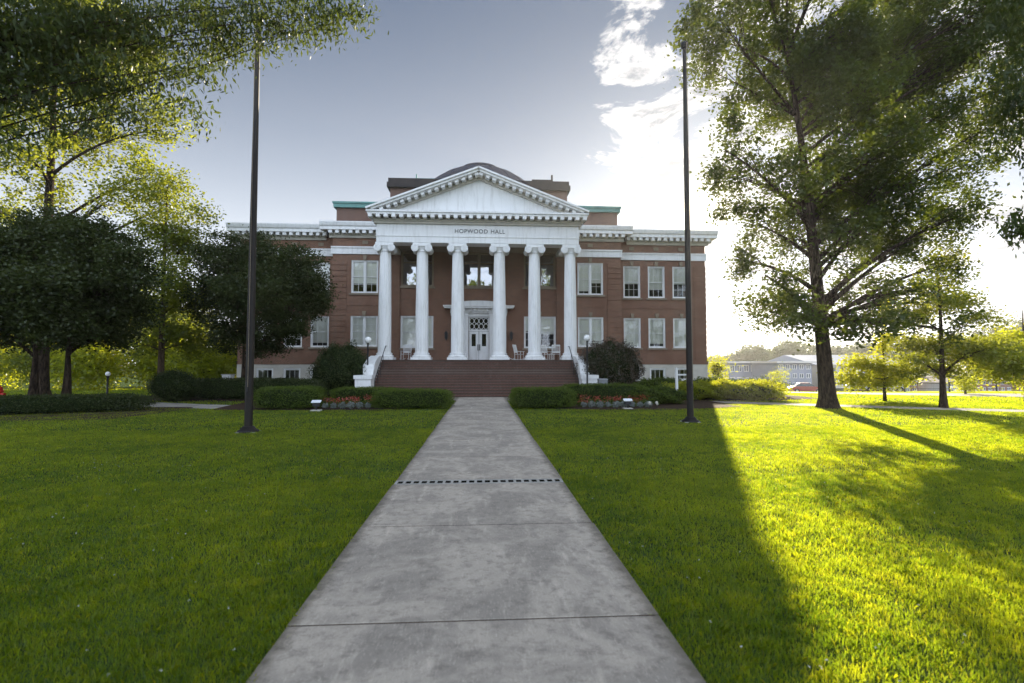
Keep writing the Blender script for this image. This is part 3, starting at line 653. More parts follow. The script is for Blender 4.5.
b.prism(arc, 'y', ys-.3, YW-.003)
sur = hb(b, 'door_surround', M['white'])
b = MB()                                                                             # transom with ring lattice
b.box(-.78, .78, YW+.02, YW+.08, 4.62, 4.75); b.box(-.78, .78, YW+.02, YW+.08, 5.64, 5.75)
for x in (-.76, .76): b.box(x-.02-.04*(x > 0), x+.02+.04*(x < 0), YW+.02, YW+.08, 4.75, 5.64)
for r_ in range(2):
    for k in range(4):
        cx, cz = -.54+k*.36, 4.98+r_*.43
        b.tube([(cx+.165*math.cos(a), YW+.05, cz+.2*math.sin(a)) for a in np.linspace(0, 2*math.pi, 17)], .022, 6, cap=False)
tr = hb(b, 'transom', M['white'])
b = MB(); b.add([(-.76, YW+.09-YW, 4.7), (.76, YW+.09-YW, 4.7), (.76, YW+.09-YW, 5.7), (-.76, YW+.09-YW, 5.7)], [(0, 1, 2, 3)]); b.build('pane', M['glass_door'], tr)
for s in (-1, 1):
    b = MB(); x0, x1 = sorted((s*.012, s*.775)); gx0, gx1 = sorted((s*.24, s*.56)); y0, y1 = YW+.05, YW+.10
    wall(b, x0, x1, 2.37, 4.6, y0, [(gx0, gx1, 3.45, 4.4)], .05)
    b.box(*sorted((s*.14, s*.66)), y0-.015, y0, 2.6, 3.2)
    d = hb(b, 'entrance_door', M['white'])
    b = MB(); b.add([(gx0, .09, 3.45), (gx1, .09, 3.45), (gx1, .09, 4.4), (gx0, .09, 4.4)], [(0, 1, 2, 3)]); b.build('pane', M['glass_door'], d)
    b = MB(); b.tube([(s*.07, y0-.06-YW, 3.2), (s*.07, y0-.06-YW, 3.55)], .018, 8); b.box(*sorted((s*.04, s*.1)), y0-.02-YW, y0-YW, 3.12, 3.6); b.build('handle', M['black'], d)
for s in (-1, 1):                                                                    # wall lanterns by the door
    b = MB(); x = s*2.5; b.box(x-.11, x+.11, YW-.32, YW-.1, 4.0, 4.42); b.prism([(x-.15, 4.42), (x+.15, 4.42), (x, 4.62)], 'y', YW-.35, YW-.08); b.box(x-.04, x+.04, YW-.1, YW-.003, 4.1, 4.5); b.tube([(x, YW-.21, 3.88), (x, YW-.21, 4.0)], .05)
    hb(b, 'wall_lantern', M['black'])

# ------------------------------------------------------------------ vegetation
def leaves_mesh(name, P, size, mat, parent=None, seed=0, droop=0.0, aspect=0.6, flat=0.5):
    r = np.random.default_rng(seed); n = len(P)
    s = size*r.uniform(.6, 1.35, n)[:, None]
    a = r.uniform(0, 2*np.pi, n); el = r.normal(-0.25, .5, n)-droop
    u = np.stack([np.cos(a)*np.cos(el), np.sin(a)*np.cos(el), np.sin(el)], 1)
    nrm = r.normal(0, 1, (n, 3)); nrm[:, 2] = nrm[:, 2]*(1-flat)+flat*2
    w = np.cross(nrm, u); w /= np.linalg.norm(w, axis=1)[:, None]+1e-9
    V = np.stack([P-u*s*.5, P+w*s*.5*aspect-u*s*.05, P+u*s*.5, P-w*s*.5*aspect-u*s*.05], 1).reshape(-1, 3)
    return np_mesh(name, V, 4, mat, r.random(n), parent)
def tree(name, label, base, trunk_r, trunk_h, lobes, nclus, nleaf, size, lmat, bark='bark', seed=1, sig=.35, group=None, lean=(0, 0), droop=0., twig=True, aspect=.6, cat='tree', fork=None, limb_r=.32, wob=.08, along=0, iso=.75):
    """base (x,y); lobes: (dx,dy,z,rx,rz) ellipsoids of the crown; limbs run from the trunk to each lobe"""
    r = np.random.default_rng(seed); bx, by = base; z0 = float(gz(bx, by))
    root = empty(name, (bx, by, z0), label, cat, group); b = MB()
    top = Vector((lean[0], lean[1], trunk_h))
    tp = [Vector((lean[0]*(t**1.4)+.06*math.sin(t*5+seed)*trunk_r*4*t, lean[1]*(t**1.4)+.05*math.cos(t*6+seed)*trunk_r*4*t, trunk_h*t)) for t in np.linspace(0, 1, 14)]
    def tpt(t):
        t = max(0, min(.999, t))*13; i = int(t); return tp[i].lerp(tp[i+1], t-i)
    rad = [trunk_r*((1-.8*t)+.55*math.exp(-t*trunk_h/.45)) for t in np.linspace(0, 1, 14)]
    tp[0] = Vector((0, 0, -.15)); b.tube([tp[0], Vector((0, 0, .12)), Vector((0, 0, .5))]+tp[1:], [trunk_r*1.75, trunk_r*1.4, trunk_r*1.1]+rad[1:], 14)
    P = []; tot = sum(l[3]**2*l[4] for l in lobes)
    for li, (dx, dy, z, rx, rz) in enumerate(lobes):
        c = Vector((dx, dy, z)); hd = math.hypot(dx-lean[0]*(z/trunk_h), dy-lean[1]*(z/trunk_h))
        zs = max(trunk_h*.22, min(trunk_h*.97, z-.3-.55*hd)); t0 = zs/trunk_h; s0 = tpt(t0)
        lr = trunk_r*limb_r*(1.15-t0*.75)+.01; mid = s0.lerp(c, .5)+Vector((r.normal(0, wob*hd+.02), r.normal(0, wob*hd+.02), .12*hd*(1+8*(wob-.08)*r.normal())))
        L = [s0*(1-t)**2+mid*2*t*(1-t)+c*t*t for t in np.linspace(0, 1, 9)]
        b.tube(L, [lr*(1-.75*t) for t in np.linspace(0, 1, 9)], 8)
        if along:
            for t in np.linspace(.3, 1, along):
                q0 = s0*(1-t)**2+mid*2*t*(1-t)+c*t*t
                P.append(np.array(q0)[None]+r.normal(0, 1, (int(nleaf*.8), 3))*np.array([.22, .22, .13])*r.uniform(.7, 1.3)-np.array([0, 0, .08]))
        k = max(3, int(nclus*(rx**2*rz)/tot))
        d = r.normal(0, 1, (k, 3)); d /= np.linalg.norm(d, axis=1)[:, None]; q = d*(r.random(k)**.42)[:, None]*np.array([rx, rx, rz])+np.array([dx, dy, z])
        q[:, 2] += .15*r.normal(0, 1, k)*rz
        for j in range(k):
            if twig:
                a = L[int(r.integers(3, 9))]; e = Vector(q[j]); m_ = a.lerp(e, .5)+Vector((r.normal(0, .12), r.normal(0, .12), .15))
                rr = lr*.24*r.uniform(.6, 1); b.tube([a, m_, e], [rr, rr*.6, rr*.2], 4, cap=False)
            nl = int(nleaf*r.uniform(.5, 1.5)); g = r.normal(0, 1, (nl, 3))*np.array([sig*1.25, sig*1.25, sig*iso])*r.uniform(.7, 1.3)
            P.append(q[j]+g)
    b.build('trunk', M[bark], root)
    P = np.concatenate(P); P = P[P[:, 2] > .15]; leaves_mesh('crown', P, size, M[lmat], root, seed, droop, aspect)
    return root
def lob(px, py, Y, base, rpx, rz=None, dy=0.0):
    """crown lobe seen at pixel (px,py), radius rpx pixels, at distance Y"""
    p = at(px, py, Y=Y+dy); k = (Y+dy)/FPX
    return (p.x-base[0], p.y-base[1], p.z-float(gz(*base)), rpx*k, (rz or rpx)*k)

# big tree on the right lawn
B = (16.1, 22.5); Y = 22.5
lb = [lob(*a[:2], Y, B, a[2], a[3], a[4]) for a in [
 (720, 20, 40, 38, -2), (775, 45, 45, 40, 1.5), (840, 30, 55, 45, -1), (905, 40, 50, 45, 2), (955, 60, 45, 40, 0), (720, 75, 22, 26, .5), (750, 95, 32, 30, 1), (725, 150, 30, 32, -1.5), (745, 180, 38, 30, 1), (810, 105, 45, 42, 3), (870, 110, 48, 42, -2.5), (930, 120, 42, 38, 1),
 (800, 170, 40, 34, -3), (860, 185, 42, 34, 2.5), (915, 180, 38, 34, -1), (940, 225, 32, 30, 1.5), (775, 312, 18, 12, 1), (796, 322, 28, 13, -4), (770, 312, 26, 12, -1), (762, 300, 24, 12, 1), (835, 322, 26, 12, -5), (780, 318, 22, 10, 3), (875, 325, 26, 12, -5), (868, 318, 20, 10, 1), (900, 322, 20, 12, -2), (925, 305, 22, 14, 2), (845, 335, 14, 9, -3), (790, 300, 24, 16, -1), (815, 312, 24, 14, -4), (880, 305, 26, 16, -4), (910, 290, 26, 16, -3), (835, 305, 22, 14, 3), (820, 70, 50, 45, 0), (890, 80, 50, 45, 3), (700, 40, 26, 30, 1), (870, 160, 50, 40, -1), (820, 210, 40, 34, 1), (885, 220, 40, 34, 0), (760, 225, 32, 26, 0), (740, 260, 24, 18, 2), (765, 275, 22, 18, -2), (800, 240, 34, 28, 2), (850, 240, 34, 28, -2), (900, 250, 36, 28, 1), (890, 290, 28, 20, -1), (850, 290, 24, 16, 2.5), (800, 300, 22, 16, -2.5), (945, 265, 24, 20, 0),
 (760, -40, 50, 45, 1), (840, -60, 60, 55, -1), (920, -30, 55, 50, 2), (860, -140, 60, 50, 0), (790, -110, 45, 45, 2), (985, 10, 45, 40, -2), (1000, 90, 35, 35, 1), (990, -70, 45, 40, 1), (960, 165, 32, 28, 1), (962, 215, 26, 26, -1), (955, 285, 22, 16, 1), (985, 130, 30, 26, 2), (1015, 40, 36, 36, 0), (945, 330, 16, 10, -2)]]
tree('broad_tree', 'tall dark broad tree with thick trunk on the sunny right lawn', B, .35, 17.5, [(l[0], l[1], l[2], l[3], l[4]*1.22) for l in lb], 1650, 125, .17, 'leaf_big', seed=11, sig=.25, iso=1.15, lean=(-1.4, .3), limb_r=.36)
# slim trees farther right
B = (21.6, 22.3); Y = 22.3
lb = [lob(*a[:2], Y, B, a[2], a[3], a[4]) for a in [(945, 300, 30, 16, 0), (915, 315, 26, 12, 1), (975, 320, 26, 12, -1), (935, 345, 36, 12, 1), (970, 350, 40, 12, 0), (910, 360, 22, 10, -1), (940, 372, 34, 9, 1), (990, 345, 28, 12, 1), (950, 265, 18, 14, 0), (925, 285, 20, 12, 0)]]
tree('layered_tree', 'small spreading tree with tiered branches right of the big tree', B, .13, 6.6, lb, 330, 55, .13, 'leaf_light', seed=12, sig=.2, limb_r=.35)
B = tuple(at(885, 405, Z=-.2).xy); B = (B[0], B[1]); Y = B[1]
lb = [lob(*a[:2], Y, B, a[2], a[3], a[4]) for a in [(865, 365, 22, 8, 0), (885, 340, 12, 12, 0), (880, 380, 26, 8, 1), (850, 380, 18, 7, 0), (888, 310, 9, 12, 0), (900, 372, 16, 9, -1)]]
tree('slender_tree', 'thin yellow green young tree standing behind the big tree trunk', B, .07, 5.4, lb, 170, 55, .15, 'leaf_lime', seed=13, sig=.24)
B = (29.5, 25.5); Y = 25.5
lb = [lob(*a[:2], Y, B, a[2], a[3], a[4]) for a in [(1010, 370, 24, 14, 0), (985, 360, 20, 12, 1), (1035, 360, 26, 16, 0), (1020, 345, 24, 12, -1), (1050, 380, 24, 12, 0)]]
tree('roadside_tree', 'yellow green young tree at the right edge of the lawn', B, .10, 5.0, lb, 240, 75, .16, 'leaf_lime', seed=14, sig=.28)
# tiny saplings
for i, (px, py, yy) in enumerate(((778, 375, 60), (965, 383, 34))):
    p = at(px, py, Y=yy); z = float(gz(p.x, p.y)); k = yy/FPX
    tree('sapling', ('small lime sapling in front of the grey school building', 'slim sapling beside the road fence')[i], (p.x, p.y), .05, p.z-z+.5, [(0, 0, p.z-z, 9*k, 9*k)], 26, 40, .16, 'leaf_lime', seed=40+i, sig=.25)

# left: tall airy tree, far-left tall tree, dark domed trees, near overhanging tree
B = tuple(at(160, 398, Z=0).xy); Y = B[1]
lb = [lob(*a[:2], Y, B, a[2], a[3], a[4]) for a in [(165, 230, 26, 26, 0), (185, 250, 22, 20, 1), (170, 280, 28, 20, -1), (190, 300, 22, 14, 1), (155, 310, 24, 16, 0), (175, 335, 26, 14, 1), (200, 215, 14, 16, 0), (160, 190, 18, 22, 0), (195, 345, 22, 12, 2), (140, 345, 18, 14, 0)]]
tree('airy_tree', 'slim airy light green tree with straight trunk left of the hall', B, .20, 13.0, lb, 340, 70, .17, 'leaf_light', 'bark_pale', seed=21, sig=.33, limb_r=.22)
B = (-27.5, 33.0); Y = 33
lb = [lob(*a[:2], Y, B, a[2], a[3], a[4]) for a in [(75, 60, 45, 36, 0), (30, 90, 40, 34, 2), (120, 100, 40, 30, -1), (160, 130, 30, 22, 1), (90, 140, 36, 28, 3), (20, 150, 36, 30, -2), (50, 190, 30, 22, 1), (150, 175, 34, 18, 0), (110, 200, 30, 20, -2), (-20, 120, 40, 40, 0), (130, 50, 36, 30, 2), (80, 10, 45, 36, 0), (175, 205, 16, 12, 0), (-25, 200, 34, 26, 1), (10, 220, 26, 16, -2)]]
tree('tall_tree', 'tall light green tree rising behind the dark domed trees', B, .42, 22.0, lb, 500, 80, .21, 'leaf_light', seed=22, sig=.36, limb_r=.34)
def domed(label, trunks, lobes, Y, seed, n):
    B = trunks[0]
    lb = [lob(*a[:2], Y, B, a[2], a[3], a[4]) for a in lobes]
    t = tree('domed_tree', label, B, .2, 3.6, lb, int(n*1.7), 115, .145, 'leaf_dark', seed=seed, sig=.24, group=None, limb_r=.5)
    return t
domed('dark dense domed tree with leaning trunk at far left behind the long hedge', [tuple(at(33, 402, Y=23).xy)],
      [(20, 250, 40, 30, 0), (-20, 260, 40, 36, 1), (40, 290, 40, 30, -2), (0, 310, 40, 28, 0), (-40, 310, 30, 30, 0), (30, 330, 36, 16, 1)], 23, 23, 330)
domed('dark dense domed tree with forked trunks, second from the left edge', [tuple(at(66, 402, Y=23.5).xy)],
      [(95, 250, 34, 28, 0), (60, 240, 34, 26, 2), (125, 275, 28, 28, -1), (85, 300, 40, 30, 1), (125, 315, 24, 18, 0), (60, 320, 30, 20, -2), (100, 335, 30, 12, 1)], 23.5, 24, 330)
domed('dark rounded tree standing in front of the left wing of the hall', [tuple(at(243, 395, Y=31).xy)],
      [(225, 262, 30, 24, 0), (262, 258, 30, 22, 1), (300, 270, 28, 22, -1), (215, 295, 28, 24, 1), (255, 295, 36, 28, -2), (300, 300, 28, 24, 1), (235, 330, 26, 20, 0), (285, 328, 26, 16, 0), (315, 290, 18, 18, 0), (265, 345, 20, 12, 1)], 31, 25, 430)
# near trees whose trunks stand outside the picture
B = (-10.8, 8.5)
def nl(px, py, Y, r_, rz): p = at(px, py, Y=Y); return (p.x-B[0], p.y-B[1], p.z, r_*Y/FPX, rz*Y/FPX)
lb = [nl(20, 10, 9, 60, 30), (0, 0, 10, 3, 2), nl(90, 20, 10, 60, 30), nl(60, 70, 9.5, 50, 22), nl(150, 40, 10.5, 45, 22), nl(120, 75, 10, 34, 12), nl(200, 15, 11, 45, 16), nl(190, 70, 10.5, 22, 10), nl(265, 8, 11, 36, 12), nl(320, 12, 11, 30, 12), nl(355, 12, 11, 18, 8), nl(150, -30, 10.5, 60, 25), nl(280, -28, 11, 60, 18), nl(235, 40, 11, 30, 12), nl(290, 30, 11, 26, 10), nl(190, 105, 10.5, 14, 10), nl(230, 15, 10.5, 40, 14), nl(305, 0, 10.7, 34, 14), nl(80, 45, 9.8, 60, 24), nl(335, 22, 10.8, 16, 6), nl(-30, 60, 9, 60, 50)]
tree('overhanging_tree', 'near tree at far left with drooping feathery branches over the sky', B, .3, 10, lb, 520, 75, .13, 'leaf_near', seed=31, sig=.16, droop=.6, aspect=.3, limb_r=.05, wob=.13, along=16, iso=1.0)
B = (13.8, 9.0)
lb = [nl(1020, 70, 9, 36, 40), nl(1005, 110, 9.2, 22, 30), nl(1030, 140, 9, 28, 26), nl(1035, 20, 9, 30, 26), nl(1022, 224, 9, 9, 7), (0, 0, 10.5, 2.5, 2), nl(1060, 180, 9, 30, 30)]
tree('overhanging_tree', 'near tree at far right with drooping narrow leaves at the frame edge', B, .28, 10, lb, 260, 130, .14, 'leaf_near', seed=32, sig=.16, droop=.8, aspect=.3, limb_r=.05, wob=.13, along=12, iso=1.0)

def shrub(name, label, c, rx, ry, h, lmat, n, size, seed=0, boxy=0.0, cat='shrub', group=None, rot=0.0, lump=.15, core=.86):
    """leafy mass: a solid dark core of twigs inside a shell of leaves"""
    r = np.random.default_rng(seed); z0 = float(gz(c[0], c[1])); root = empty(name, (c[0], c[1], z0), label, cat, group)
    def surf(d, k=1.0):
        e = 2.0+boxy*5; m = (np.abs(d[:, 0])**e+np.abs(d[:, 1])**e+np.abs(d[:, 2])**e)**(1/e)
        p = d/m[:, None]
        ph = seed*1.7; l = 1+lump*(np.sin(d[:, 0]*5*max(1, rx/1.2)+ph)*np.cos(d[:, 1]*5*max(1, ry/1.2)+ph)+.6*np.sin(d[:, 2]*6+d[:, 0]*9*max(1, rx/1.5)+ph*2))*.6
        p = p*l[:, None]*k
        return p
    def place(p):
        x, y, z = p[:, 0]*rx, p[:, 1]*ry, (p[:, 2]*.5+.5)*h
        return np.stack([x*math.cos(rot)-y*math.sin(rot), x*math.sin(rot)+y*math.cos(rot), np.maximum(z, .02)], 1)
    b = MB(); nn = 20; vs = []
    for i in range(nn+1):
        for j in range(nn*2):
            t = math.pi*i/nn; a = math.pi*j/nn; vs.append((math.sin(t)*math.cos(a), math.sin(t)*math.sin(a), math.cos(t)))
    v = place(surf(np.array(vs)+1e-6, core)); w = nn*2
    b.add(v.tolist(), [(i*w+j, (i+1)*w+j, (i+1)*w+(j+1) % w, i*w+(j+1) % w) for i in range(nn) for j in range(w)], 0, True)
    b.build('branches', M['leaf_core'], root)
    d = r.normal(0, 1, (n, 3)); d /= np.linalg.norm(d, axis=1)[:, None]
    if boxy: d *= np.array([1, 1, 1]); q = r.uniform(-1, 1, (n, 3)); k = r.integers(0, 3, n); q[np.arange(n), k] = np.where(r.random(n) < (.5 if True else 0), -1, 1); q[k == 2, 2] = 1; m = r.random(n) < .75; d = np.where(m[:, None], q/np.linalg.norm(q, axis=1)[:, None], d)
    P = place(surf(d, 1.0)*r.uniform(min(.84, core), 1.04, n)[:, None])+r.normal(0, size*.5, (n, 3)); P[:, 2] = np.maximum(P[:, 2], .03)
    leaves_mesh('foliage', P, size, M[lmat], root, seed, 0, .6, .2); return root
def hedge(label, x0, x1, y0, y1, h, n, seed, lmat='leaf_hedge', size=.055, rot=0., group=None):
    return shrub('hedge', label, ((x0+x1)/2, (y0+y1)/2), (x1-x0)/2, (y1-y0)/2, h, lmat, n, size, seed, .55, 'hedge', group, rot, .07)
hedge('low clipped green hedge at the right corner of the walk', 1.35, 4.3, 22.6, 24.3, .92, 13000, 1)
hedge('low clipped green hedge at the left corner of the walk', -5.0, -1.4, 22.8, 24.4, .86, 13000, 2)
hedge('clipped green hedge left of the flowers and behind the left pole', -10.3, -7.4, 22.9, 24.8, .98, 12000, 3)
hedge('low hedge behind the left flower bed', -7.6, -4.3, 25.4, 26.7, .85, 9000, 4)
hedge('low hedge behind the right flower bed', 4.0, 8.6, 25.3, 26.8, 1.0, 11000, 5)
hedge('long dark hedge below the domed trees at far left', -23.5, -14.6, 21.0, 22.7, .72, 26000, 6, 'leaf_dark', .06, R(21))
hedge('dark hedge along the left wing of the hall', -17.8, -9.5, 29.5, 31.3, 1.2, 20000, 7, 'leaf_dark', .07)
shrub('shrub', 'dark cone shaped evergreen shrub left of the wing hedge', (-16.9, 28.6), 1.15, 1.1, 1.75, 'leaf_dark', 7000, .07, 8)
shrub('shrub', 'large dark green shrub left of the brick steps', (-8.9, 32.6), 1.75, 1.6, 3.3, 'leaf_dark', 17000, .09, 9, lump=.25)
shrub('shrub', 'large rounded bronze brown shrub right of the brick steps', (8.35, 32.3), 2.1, 1.6, 3.6, 'leaf_red', 19000, .09, 10, lump=.2)
shrub('shrub', 'spreading green shrub under the right wing windows', (11.5, 31.5), 1.9, 1.3, 1.15, 'leaf_hedge', 9000, .09, 12, lump=.25)
shrub('shrub', 'dark juniper behind the right pole', (9.0, 25.6), 1.7, 1.1, .85, 'leaf_hedge', 9000, .08, 13, lump=.3)
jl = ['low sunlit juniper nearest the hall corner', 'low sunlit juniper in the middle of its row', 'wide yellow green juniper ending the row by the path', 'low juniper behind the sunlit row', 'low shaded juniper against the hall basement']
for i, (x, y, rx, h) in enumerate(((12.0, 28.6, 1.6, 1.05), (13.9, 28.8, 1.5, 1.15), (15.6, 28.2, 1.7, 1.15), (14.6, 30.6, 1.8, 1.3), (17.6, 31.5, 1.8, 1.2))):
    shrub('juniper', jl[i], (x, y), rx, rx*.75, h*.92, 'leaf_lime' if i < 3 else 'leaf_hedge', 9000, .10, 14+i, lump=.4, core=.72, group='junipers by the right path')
shrub('shrub', 'bright yellow green shrub beyond the right corner of the hall', (20.2, 42.0), 1.3, 1.2, 3.6, 'leaf_lime', 1500, .16, 20, lump=.5, core=.25)

# flower beds
def flowers(x0, x1, y, seed, side):
    r = np.random.default_rng(seed)
    n = int((x1-x0)/.36)
    for i in range(n):
        x = x0+(i+.5)*(x1-x0)/n; h = .30
        root = empty('silver_plant', (x, y+r.normal(0, .03), 0), f'round silver leaved bedding plant in the front row of the {side} flower bed', 'plant', f'silver plants edging the {side} flower bed')
        q = r.normal(0, 1, (260, 3)); q /= np.linalg.norm(q, axis=1)[:, None]; q = q*np.array([.17, .17, .15])*r.uniform(.75, 1.1)*r.uniform(.3, 1.1, (260, 1))+np.array([0, 0, .16])
        leaves_mesh('foliage', q, .07, M['silver'], root, seed+i)
    for row in range(2):
        for i in range(n):
            x = x0+(i+.3+row*.4)*(x1-x0)/n; yy = y+.42+row*.36
            root = empty('red_flower', (x, yy+r.normal(0, .05), 0), f'red bedding flower with green leaves behind the silver row of the {side} bed', 'flower', f'red flowers of the {side} bed')
            q = r.normal(0, .1, (90, 3))+np.array([0, 0, .2]); q[:, 2] = np.clip(q[:, 2], .03, .38); leaves_mesh('leaves', q, .08, M['leaf_hedge'], root, seed+50+i)
            q = r.normal(0, .10, (34, 3))*np.array([1, 1, .6])+np.array([r.normal(0, .06), 0, .36+row*.06+r.normal(0, .04)]); leaves_mesh('blossom', q, .07, M['petal'], root, seed+90+i)
flowers(-7.3, -5.0, 23.3, 60, 'left'); flowers(4.55, 8.0, 23.2, 80, 'right')

# ------------------------------------------------------------------ poles, lamps, chairs, small things
def pole(x, y, h, label):
    root = empty('flagpole', (x, y, 0), label, 'pole', 'tall dark poles flanking the walk')
    b = MB(); b.lathe([(.115, .05), (.11, 3), (.095, 7), (.062, h-.3), (.058, h-.2)], 0, 0, 20); b.build('shaft', M['bronze'], root)
    b = MB(); b.lathe([(.10, h-.2), (.13, h-.15), (.13, h-.02), (.08, h)], 0, 0, 16); b.tube([(0, -.03, h-.1), (0, -.2, h-.1)], .035, 8); b.build('truck', M['black'], root)
    b = MB(); b.lathe([(.30, .0), (.30, .05), (.22, .09), (.17, .16), (.14, .18)], 0, 0, 24); b.build('base_collar', M['bronze'], root)
    b = MB(); b.box(-.27, .27, -.25, .25, -.05, .02); b.build('footing', M['stone'], root)
    b = MB(); b.tube([(0.03, -.17, 1.35), (0.02, -.19, h*.5), (0, -.2, h-.12)], .007, 4); b.build('rope', M['stone_tan'], root)
    b = MB(); b.tube([(0, -.14, 1.3), (0, -.16, 1.35), (0, -.14, 1.4)], .015, 6); b.box(-.02, .02, -.17, -.12, 1.2, 1.5); b.build('cleat', M['black'], root)
pole(-6.97, 15.5, 12.85, 'tall dark bronze pole on the shaded left lawn before the rounded tree')
pole(7.33, 17.3, 13.75, 'tall dark bronze pole on the right lawn at the edge of the sunlight')
def globe_lamp(x, y, zt, label, g=None):
    root = empty('globe_lamp', (x, y, 0), label, 'lamp', g)
    b = MB(); b.lathe([(.12, 0), (.12, .1), (.06, .2), (.045, zt-.45), (.07, zt-.4), (.09, zt-.33)], 0, 0, 14); b.build('post', M['black'], root)
    b = MB(); b.ball((0, 0, zt-.2), .21 if y > 30.6 or x > 0 or zt > 2.6 else .13, 12); b.build('globe', M['globe'], root)
p = at(368, 340, Y=31.9); globe_lamp(p.x, p.y, p.z+.2, 'white globe lamp left of the steps in front of the dark shrub')
p = at(587, 338, Y=30.4); globe_lamp(p.x, p.y, p.z+.2, 'white globe lamp right of the steps in front of the bronze shrub')
p = at(108, 373, Y=30.5); globe_lamp(p.x, p.y, p.z+.15, 'small pale globe lamp among the bushes at far left')

def rocking_chair(x, y, rz, label):
    root = empty('rocking_chair', (x, y, 2.356), label, 'chair', 'white rocking chairs on the porch'); root.rotation_euler = (0, 0, rz)
    W = .29
    b = MB(); 
    for k in range(7): b.box(-W+.0+k*.085, -W+.065+k*.085, -.25, .24, .42, .445)
    b.build('seat', M['white'], root)
    b = MB()
    for s in (-1, 1): b.tube([(s*W, .22, .4), (s*W, .30, .8), (s*W, .40, 1.14)], .024, 8)
    for z, yy in ((1.10, .385), (.6, .26)): b.box(-W, W, yy-.015, yy+.02, z-.06, z+.06)
    for k in range(6): x_ = -W+.07+k*.088; b.tube([(x_, .262, .6), (x_, .385, 1.1)], .02, 6)
    b.build('backrest', M['white'], root)
    for s in (-1, 1):
        b = MB(); b.tube([(s*W, -.45, .09), (s*W, -.2, .03), (s*W, .1, .022), (s*W, .35, .05), (s*W, .6, .14)], .022, 6); b.build('rocker', M['white'], root)
        b = MB(); b.tube([(s*W, -.24, .04), (s*W, -.24, .64)], .022, 8); b.build('leg', M['white'], root)
        b = MB(); b.tube([(s*W, .22, .04), (s*W, .22, .42)], .022, 8); b.build('leg', M['white'], root)
        b = MB(); b.box(s*W-.045, s*W+.045, -.32, .27, .64, .665); b.build('armrest', M['white'], root)
def pat(px, Y): return at(px, 355, Y=Y).x
rocking_chair(pat(406, 36.8), 36.8, R(-12), 'white rocking chair alone at the left of the porch')
rocking_chair(pat(519, 37.0), 37.0, R(62), 'white rocking chair seen side on, nearest the entrance door')
rocking_chair(pat(546, 37.0), 37.0, R(28), 'white rocking chair just right of the fifth column')
rocking_chair(pat(556, 36.7), 36.7, R(-8), 'white rocking chair farthest right on the porch')
b = MB(); b.box(-.22, .22, -.22, .22, .45, .48)
st = empty('side_table', (pat(551.5, 37.5), 37.5, 2.356), 'small white table between two rocking chairs at the right', 'table')
b.build('tabletop', M['white'], st)
for sx in (-1, 1):
    for sy in (-1, 1): b = MB(); b.tube([(sx*.17, sy*.17, 0), (sx*.17, sy*.17, .45)], .02, 6); b.build('leg', M['white'], st)

def plaque(x, y, label):
    root = empty('garden_plaque', (x, y, 0), label, 'plaque', 'plaques in the flower beds')
    b = MB(); b.prism([(-.06, .36), (.10, .44), (.10, .47), (-.06, .39)], 'x', -.2, .2); b.build('plate', simple('pale_plate', (.75, .78, .82), .35, .03, 3.0), root)
    b = MB(); b.tube([(0, .02, 0), (0, .02, .4)], .035, 8); b.box(-.14, .14, -.05, .12, .2, .34); b.build('stand', M['black'], root)
    b = MB(); b.box(-.2, .2, -.15, .2, 0, .05); b.build('footing', M['stone'], root)
p = at(316, 411, Z=0); plaque(p.x, p.y, 'pale slanted plaque on a dark stand beside the left flower bed')
p = at(628, 409, Z=0); plaque(p.x, p.y, 'pale slanted plaque on a dark stand beside the right flower bed')
# white sign post near the right pole
p = at(677, 402, Y=27.2); root = empty('sign_post', (p.x, p.y, 0), 'white sign post with short arm left of the right pole', 'sign')
b = MB(); b.box(-.06, .06, -.06, .06, 0, 1.75); b.prism([(-.07, 1.75), (.07, 1.75), (0, 1.86)], 'y', -.07, .07); b.build('post', M['white'], root)
b = MB(); b.box(.06, .62, -.03, .03, 1.42, 1.50); b.build('arm', M['white'], root)
# floodlights at ground by the right bed
for i, px in enumerate((650, 657)):
    p = at(px, 408, Z=0); root = empty('flood_light', (p.x, p.y, 0), ('low garden floodlight beside the dark juniper, left one of two', 'low garden floodlight beside the dark juniper, right one of two')[i], 'light')
    b = MB(); b.tube([(0, 0, 0), (0, 0, .16)], .02, 8); b.build('stake', M['black'], root)
    b = MB(); b.tube([(0, -.07, .18), (0, .07, .25)], [.05, .07], 12); b.build('head', M['stone'], root)
# grey utility box right of the steps
p = at(603, 385, Y=29.5); root = empty('utility_box', (p.x, p.y, 0), 'small grey box on legs below the bronze shrub', 'box')
b = MB(); b.box(-.25, .25, -.12, .12, .75, 1.1); b.prism([(-.14, 1.1), (.14, 1.1), (0, 1.2)], 'x', -.28, .28); b.build('cabinet', simple('grey_metal', (.2, .21, .22), .5, .1, 3), root)
for s in (-1, 1): b = MB(); b.box(s*.2-.025, s*.2+.025, -.025, .025, 0, .75); b.build('leg', M['black'], root)
# hydrant at far left
p = at(1, 402, Y=24.2); root = empty('fire_hydrant', (p.x-.12, p.y, 0), 'red fire hydrant at the very left edge behind the hedge', 'hydrant')
b = MB(); b.lathe([(.2, 0), (.2, .06), (.14, .08), (.14, .75), (.18, .78), (.18, .82), (.15, .86), (.13, .98), (.05, 1.06), (.04, 1.12)], 0, 0, 20); b.build('barrel', M['red'], root)
for a, l in ((0, .26), (math.pi, .26), (-math.pi/2, .24)):
    b = MB(); b.tube([(0, 0, .66), (l*math.cos(a), l*math.sin(a), .66)], .08, 14); b.build('nozzle', M['red'], root)
